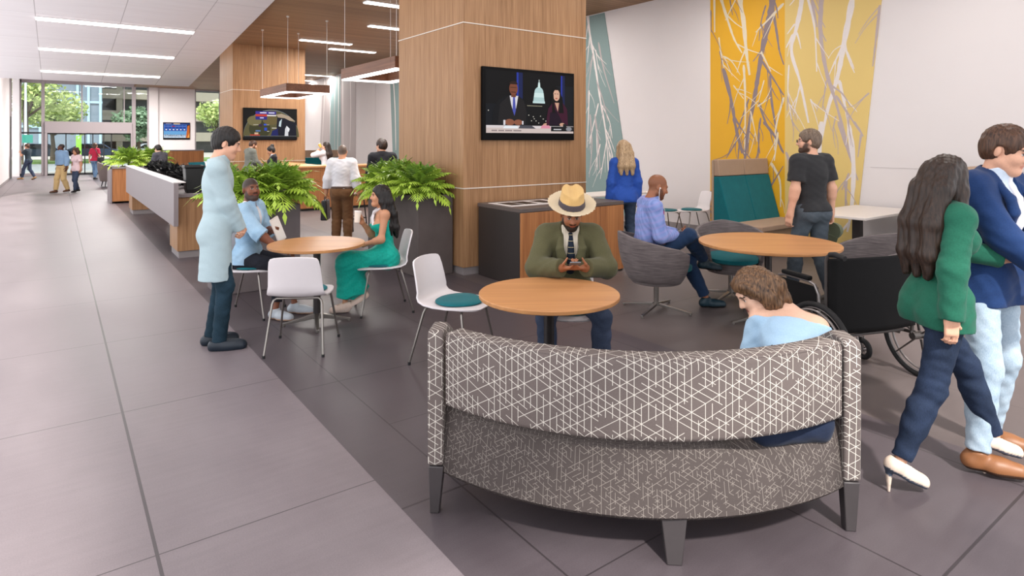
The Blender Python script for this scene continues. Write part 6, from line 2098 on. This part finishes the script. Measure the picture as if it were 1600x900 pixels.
# ---- people near the entrance
def gpt(px, py):
    k = (px - 800.) / 970.
    t = CAM_H * 970. / (py - 220.)
    return ((SY + CY * k) * t, (CY - SY * k) * t)
r = root_person(gpt(97, 301), heading(165), 'man in a light blue shirt and khaki trousers walking in from the entrance')
f = Fig(1.56, h=.0095, build=1.08, hl=(-.26, .06, .75), hr=(.26, -.04, .75), fl=(-.1, -.12, .1), fr=(.09, .14, .085), pl=(-.5, -1, 0), pr=(.5, -1, 0), head=(-30, -6, 0))
f.body(r, SK['dark'], scalp=(.03, .02, .018))
f.trousers(r, M['khaki'], g=.022, loose=1.8)
f.shirt(r, M['bluesh'], g=.026, hem=.02, seed=15.)
f.belt(r, M['leather'], .03, .04)
for i in (-1, 1): f.shoe(r, i, M['shoe'], hexc('5a3a28'), BLK)
r = root_person(gpt(120, 301), heading(170), 'woman with curly hair in a pale pink top walking beside the man in khaki trousers')
f = Fig(1.42, 'f', h=.0095, hl=(-.2, .05, .68), hr=(.2, .0, .68), fl=(-.07, .14, .085), fr=(.06, -.12, .1), pl=(-.5, -1, 0), pr=(.5, -1, 0))
f.body(r, SK['tan'])
f.hair(r, M['hbrown'], 'curly', [[(f.at(s * .08, -.02, .05), .05), (f.at(s * .1, -.02, -.03), .055), (f.at(s * .085, -.03, -.09), .045)] for s in (-1, 1)] + [[(f.at(-.05, -.04, .1), .05), (f.at(.05, -.04, .1), .05)]], vol=.02, wr=.008)
f.trousers(r, M['jeans_bl'], g=.012)
f.shirt(r, M['pinktop'], g=.02, sleeve='short', hem=-.1, collar=False, seed=16., name='top')
for i in (-1, 1): f.shoe(r, i, M['shoe'], BLK, None)
r = root_person(gpt(148, 281), heading(4), 'woman in a crimson top with a shoulder bag walking out to the entrance')
f = Fig(1.56, 'f', h=.0095, hl=(-.26, .05, .78), hr=(.24, .0, .78), fl=(-.07, .14, .085), fr=(.06, -.12, .1), pl=(-.5, -1, 0), pr=(.5, -1, 0))
f.body(r, SK['light'])
f.hair(r, M['hbrown'], 'long', [[(f.at(x, -.07, .03), .045), (f.at(x, -.1, -.08), .04), (f.at(x, -.1, -.12), .02)] for x in (-.04, .04)], vol=.013)
f.trousers(r, denim('jeans_sky', '4a6a90', '7f9cba'), g=.013)
f.shirt(r, M['redtop'], g=.022, sleeve='short', hem=-.06, collar=False, seed=17., name='top')
for i in (-1, 1): f.shoe(r, i, M['shoe'], BLK, None)
t = held('shoulder_bag', r, f, f.pel + A3(.24, -.02, .0), frame((0, 1, 0), (0, 0, 1)), 'black shoulder bag of the woman in the crimson top', 'bag')
MB().prism(rrect(.09, .32, .03), -.12, .12).build('body', M['blkleather'], t, bevel=.02)
MB().tube([(0, -.1, .12), (-.12, -.14, .45), (-.34, -.1, .62), (-.4, .02, .62), (-.2, .12, .45), (0, .1, .12)], .012, 8).build('strap', M['blkleather'], t)
r = root_person(gpt(44, 281), heading(100), 'man in a dark t shirt and jeans crossing by the left side window')
f = Fig(1.52, h=.0095, hl=(-.08, .26, 1.2), hr=(.05, .26, 1.15), fl=(-.07, .2, .085), fr=(.06, -.22, .12), fpitch=(0, 25), pl=(-.5, .2, -1), pr=(.5, .2, -1), head=(0, 8, 0))
f.body(r, SK['light'])
f.hair(r, M['hbrown'], vol=.014)
f.trousers(r, M['jeans_bl'], g=.014)
f.shirt(r, fabric('dark_slate_t_shirt', '2f3a42', .85, .08, 100.), g=.022, sleeve='short', hem=-.06, collar=False, seed=18., name='t_shirt')
for i in (-1, 1): f.shoe(r, i, M['shoe'], hexc('b08a60'), BLK)
# ================================================================ the street outside
M['road'] = plain('street_asphalt', '9a9c9a', .85, var=.08, nscale=2.)
M['kerb'] = plain('kerb_concrete', 'b9b2a6', .8, var=.1, nscale=4.)
M['grass'] = plain('lawn_green', '6f8a45', .9, var=.3, nscale=8.)
o = MB().box(-70, 60, YF + .3, YF + 5, -.12, -.02).build('ground_pavement', M['kerb'], smooth=0); struct(o)
o = MB().box(-70, 60, YF + 5, YF + 22, -.2, -.1).build('ground_street', M['road'], smooth=0); struct(o)
o = MB().box(-70, 60, YF + 22, YF + 30, -.15, .05).build('ground_lawn', M['grass'], smooth=0); struct(o)
o = MB().box(-70, 60, YF + 30, YF + 90, -.2, .0).build('ground_plaza', M['kerb'], smooth=0); struct(o)
M['bark'] = plain('tree_bark', '5a4a3a', .9, var=.3, nscale=20., bump=.3)
M['tleaf'] = leaf_mat('tree_leaf', '8ca65a', 'd8e092')
M['tleaf2'] = leaf_mat('tree_leaf_dark', '5d7a58', '98b090')
def tree(loc, h, r, seed, mat, label, nl=2600, trunk=.14):
    t = thing('tree', loc, 0, label, 'tree', 'street trees outside the glazed front')
    rr = random.Random(seed)
    tk = MB().tube([(0, 0, 0), (.05, 0, h * .25), (-.05, .05, h * .5), (0, 0, h * .75)], [trunk, trunk * .8, trunk * .6, trunk * .3], 10)
    cl = []
    for k in range(13):
        a = rr.uniform(0, 2 * PI); e = rr.uniform(.2, 1.)
        c = Vector((math.cos(a) * r * e * .75, math.sin(a) * r * e * .75, h * rr.uniform(.5, .92)))
        cl.append((c, r * rr.uniform(.3, .5)))
        if k % 2 == 0:
            tk.tube([(0, 0, h * .4), tuple(c * .5 + Vector((0, 0, h * .25))), tuple(c)], [trunk * .45, trunk * .3, .02], 6)
    tk.build('trunk', M['bark'], t)
    b = MB(); cols = []
    for i in range(nl):
        c, cr = cl[i % len(cl)]
        v = Vector((rr.gauss(0, 1), rr.gauss(0, 1), rr.gauss(0, 1))).normalized() * cr * rr.uniform(.55, 1.05)
        p = c + Vector((v.x, v.y, v.z * .75))
        u = Vector((rr.gauss(0, 1), rr.gauss(0, 1), rr.gauss(0, .6))).normalized()
        w = u.cross(Vector((rr.gauss(0, 1), rr.gauss(0, 1), rr.gauss(0, 1)))).normalized()
        s = rr.uniform(.12, .24)
        b.add([p - u * s, p + w * s * .5, p + u * s, p - w * s * .5], [(0, 1, 2, 3)])
        cols += [rr.uniform(.1, 1.)] * 4
    o = b.build('foliage', mat, t, smooth=0, fix=False)
    ca = o.data.color_attributes.new('Col', 'FLOAT_COLOR', 'POINT')
    ca.data.foreach_set('color', np.array([(c, c, c, 1.) for c in cols], 'f').ravel())
    return t
YT = 56.
tree((fx(40, YT), YT, 0), 8.2, 3.3, 1, M['tleaf'], 'broad light green tree left of the entrance, outside the glass', 3600, .22)
tree((fx(82, 63.5), 63.5, 0), 5.2, 2.5, 2, M['tleaf'], 'lower yellow green tree beyond the entrance doors, outside the glass', 2600, .2)
tree((fx(216, 60), 60, 0), 4.4, 1.9, 3, M['tleaf2'], 'dark green tree before the parking structure, outside the glass', 2200, .18)
tree((fx(338, 52), 52, 0), 5.0, 2.0, 4, M['tleaf'], 'young tree outside the narrow window right of the forecast television', 1500, .1)
M['bgrey'] = plain('building_grey_glass', '7b8792', .3, var=.1, nscale=1.5, spec=.6)
M['bblue'] = plain('building_blue_mullion', 'a7c4cf', .5, var=.05)
M['bbeige'] = plain('building_beige_concrete', '97907f', .85, var=.08, nscale=1.)
M['bdark'] = plain('building_dark_deck', '5f6160', .8, var=.2, nscale=2.)
t = thing('office_building', (fx(116, 84), 84, 0), 0, 'grey glass office building behind the trees', 'building')
MB().box(-5., 2.6, 0, 12, 0, 22).build('facade', M['bgrey'], t, smooth=0)
for x in (-3.0, .3, 1.3, 2.4):
    MB().box(x - .12, x + .12, -.3, 0, 0, 22).build('mullion', M['bblue'], t, smooth=0)
for z in (3.2, 6.0, 8.8, 11.6):
    MB().box(-5., 2.6, -.2, 0, z - .12, z + .12).build('floor_band', M['bblue'], t, smooth=0)
t = thing('parking_structure', (fx(196, 96), 96, 0), 0, 'beige open parking structure behind the trees', 'building')
MB().box(-6.6, 40, 2, 14, 0, 14).build('interior', M['bdark'], t, smooth=0)
for z in (1.6, 4.4, 7.2, 10.0, 12.8):
    MB().box(-6.8, 40, 0, 2.2, z, z + 1.25).build('parapet', M['bbeige'], t, smooth=0)
for x in (-6.6, -1, 6, 13, 22):
    MB().box(x, x + .7, .1, 2, 0, 14).build('pillar', M['bbeige'], t, smooth=0)
M['banner'] = plain('banner_white', 'dde6ea', .6, var=.03)
t = thing('street_lamp', (fx(40, 52), 52, 0), 0, 'white street lamp pole beside the broad tree outside', 'lamp post')
MB().cyl((0, 0, 0), (0, 0, 5.6), .09, .06, n=12).build('pole', M['banner'], t)
MB().tube([(0, 0, 5.5), (.2, 0, 5.7), (.9, 0, 5.75)], .04, 8).build('arm', M['banner'], t)
MB().cbox((1.1, 0, 5.74), (.5, .2, .1)).build('lamp_head', M['bdark'], t, bevel=.02)
M['signg'] = plain('sign_bright_green', '8fd644', .5, var=.03)
M['signt'] = plain('sign_teal_green', '2f8f7a', .5, var=.03)
t = thing('street_sign', (fx(123, 47), 47, 0), 0, 'bright green banner sign outside the entrance doors', 'sign')
MB().box(-.14, .14, -.04, .04, .75, 2.0).build('panel', M['signg'], t, bevel=.01)
MB().box(-.03, .03, -.03, .03, -.1, .75).build('post', M['bdark'], t)
text_mesh('lettering', 'P', .2, M['banner'], t, Matrix.Translation((0, -.045, 1.85)) @ Matrix.Rotation(PI / 2, 4, 'X'))
t = thing('street_sign', (fx(43, 48), 48, 0), 0, 'teal street sign seen through the left side window', 'sign')
MB().box(-.26, .26, -.03, .03, 1.55, 2.05).build('panel', M['signt'], t, bevel=.01)
MB().box(-.04, .04, -.03, .03, -.1, 1.55).build('post', M['bdark'], t)
M['carp'] = plain('car_dark_paint', '2b3a52', .3, var=.05)
M['carg'] = plain('car_window', '0e1114', .15)
def car(loc, rz, label, mat):
    t = thing('car', loc, rz, label, 'car', 'cars parked across the street')
    b = MB()
    b.prism([(-2.2, .35), (2.15, .35), (2.25, .6), (2.1, .85), (1.2, .95), (.55, 1.42), (-1.1, 1.45), (-1.9, .98), (-2.25, .9)], -.85, .85, Matrix(((1, 0, 0, 0), (0, 0, -1, 0), (0, 1, 0, 0), (0, 0, 0, 1))))
    b.build('body', mat, t, bevel=.06, seg=3)
    MB().prism([(-1.55, 1.0), (1.0, 1.0), (.5, 1.36), (-1.05, 1.38)], -.87, .87, Matrix(((1, 0, 0, 0), (0, 0, -1, 0), (0, 1, 0, 0), (0, 0, 0, 1)))).build('window', M['carg'], t)
    for x in (-1.35, 1.4):
        for y in (-.8, .8):
            MB().tube([(x + .24 * math.cos(2 * PI * k / 20), y, .33 + .24 * math.sin(2 * PI * k / 20)) for k in range(20)], .1, 8, closed=True).cyl((x, y - .06, .33), (x, y + .06, .33), .2).build('wheel', M['tyre'], t)
    return t
M['carw'] = plain('car_silver_paint', '8d949a', .3, var=.04)
car((fx(64, 66), 67, 0), 0, 'dark blue car parked left of the green banner sign, outside', M['carp'])
car((fx(150, 66), 67, 0), 0, 'dark car parked right of the green banner sign, outside', M['carp'])
car((fx(236, 66), 67, 0), PI, 'silver car parked behind the right entrance post, outside', M['carw'])
for k, (px, n) in enumerate(((58, 1), (88, 2))):
    pass
# ================================================================ daylight and lamps
w = bpy.data.worlds.new('World')
SC.world = w
w.use_nodes = True
nt = w.node_tree
bg = nt.nodes['Background']
bg.inputs['Color'].default_value = (.96, .97, 1., 1)
bg.inputs['Strength'].default_value = 2.2

def area(name, loc, sx, sy, energy, rot=(0, 0, 0), col=(1, .96, .92)):
    l = bpy.data.lights.new(name, 'AREA')
    l.shape = 'RECTANGLE'; l.size = sx; l.size_y = sy
    l.energy = energy; l.color = col
    o = bpy.data.objects.new(name, l)
    COL.objects.link(o)
    o.location = loc; o.rotation_euler = rot
    return o
# the lit undersides of the lamps
for (x, y) in ((4.615, 15.2), (4.615, 9.7)):
    area('pendant_lamp_light', (x, y, 2.755), 1., 2.1, 70)
for o in [x for x in COL.objects if x.name.startswith('ceiling_light')]:
    big = o.location.x < 3
    area('ceiling_light_glow', o.location - Vector((0, 0, .04)), 2.5 if big else 1.5, .2, 70 if big else (34 if o.location.y < 16 else 110))
# unseen fill strips, added in the ceilings to brighten the seats and the entrance
def strip(x, y, z, ln, e, tilt=0.):
    t = bar_light((x, y, z), ln, .2, tilt, None, None)
    del t['category']
    struct(t)
    area('ceiling_light_glow', (x, y, z - .045), ln, .2, e)  # fill light of the added strip
for y in (1.5, 5., 8.5):
    strip(.8, y, CZ(y) - .004, 3., 28, sl)
for (x, y, e) in ((5.2, 1.2, 30), (7.6, 2.6, 36), (5.4, 4.6, 33), (7.7, 6.2, 42), (7.6, 10., 54), (7.6, 14., 90)):
    strip(x, y, 4.466, 1.5, e)
for (x, y, e) in ((3., 27., 170), (.5, 28., 170), (2., 33.5, 420), (4.0, 33., 420)):
    strip(x, y, 4.466 if x > EDGE_X else 4.746, 1.5, e)
sun = bpy.data.lights.new('sun', 'SUN')
sun.energy = 5.5; sun.angle = math.radians(3); sun.color = (1, .96, .9)
so_ = bpy.data.objects.new('sun', sun); COL.objects.link(so_)
so_.rotation_euler = Euler((math.radians(-42), math.radians(0), math.radians(160)))

cam = bpy.data.cameras.new('camera')
co = bpy.data.objects.new('camera', cam)
COL.objects.link(co)
co.location = (0, 0, CAM_H)
co.rotation_euler = (PI / 2, 0, -YAW)
cam.sensor_width = 36.
cam.lens = 36. * 970. / 1600.
cam.shift_y = -(450. - 220.) / 1600.
cam.clip_end = 500
SC.camera = co
SC.view_settings.view_transform = 'Standard'
SC.view_settings.look = 'None'
SC.view_settings.exposure = 0.
SC.view_settings.gamma = 1.
SC.view_settings.use_curve_mapping = False
SC.cycles.max_bounces = 8
SC.cycles.diffuse_bounces = 4
SC.cycles.transparent_max_bounces = 16
SC.cycles.use_denoising = True
SC.cycles.sample_clamp_indirect = 8.
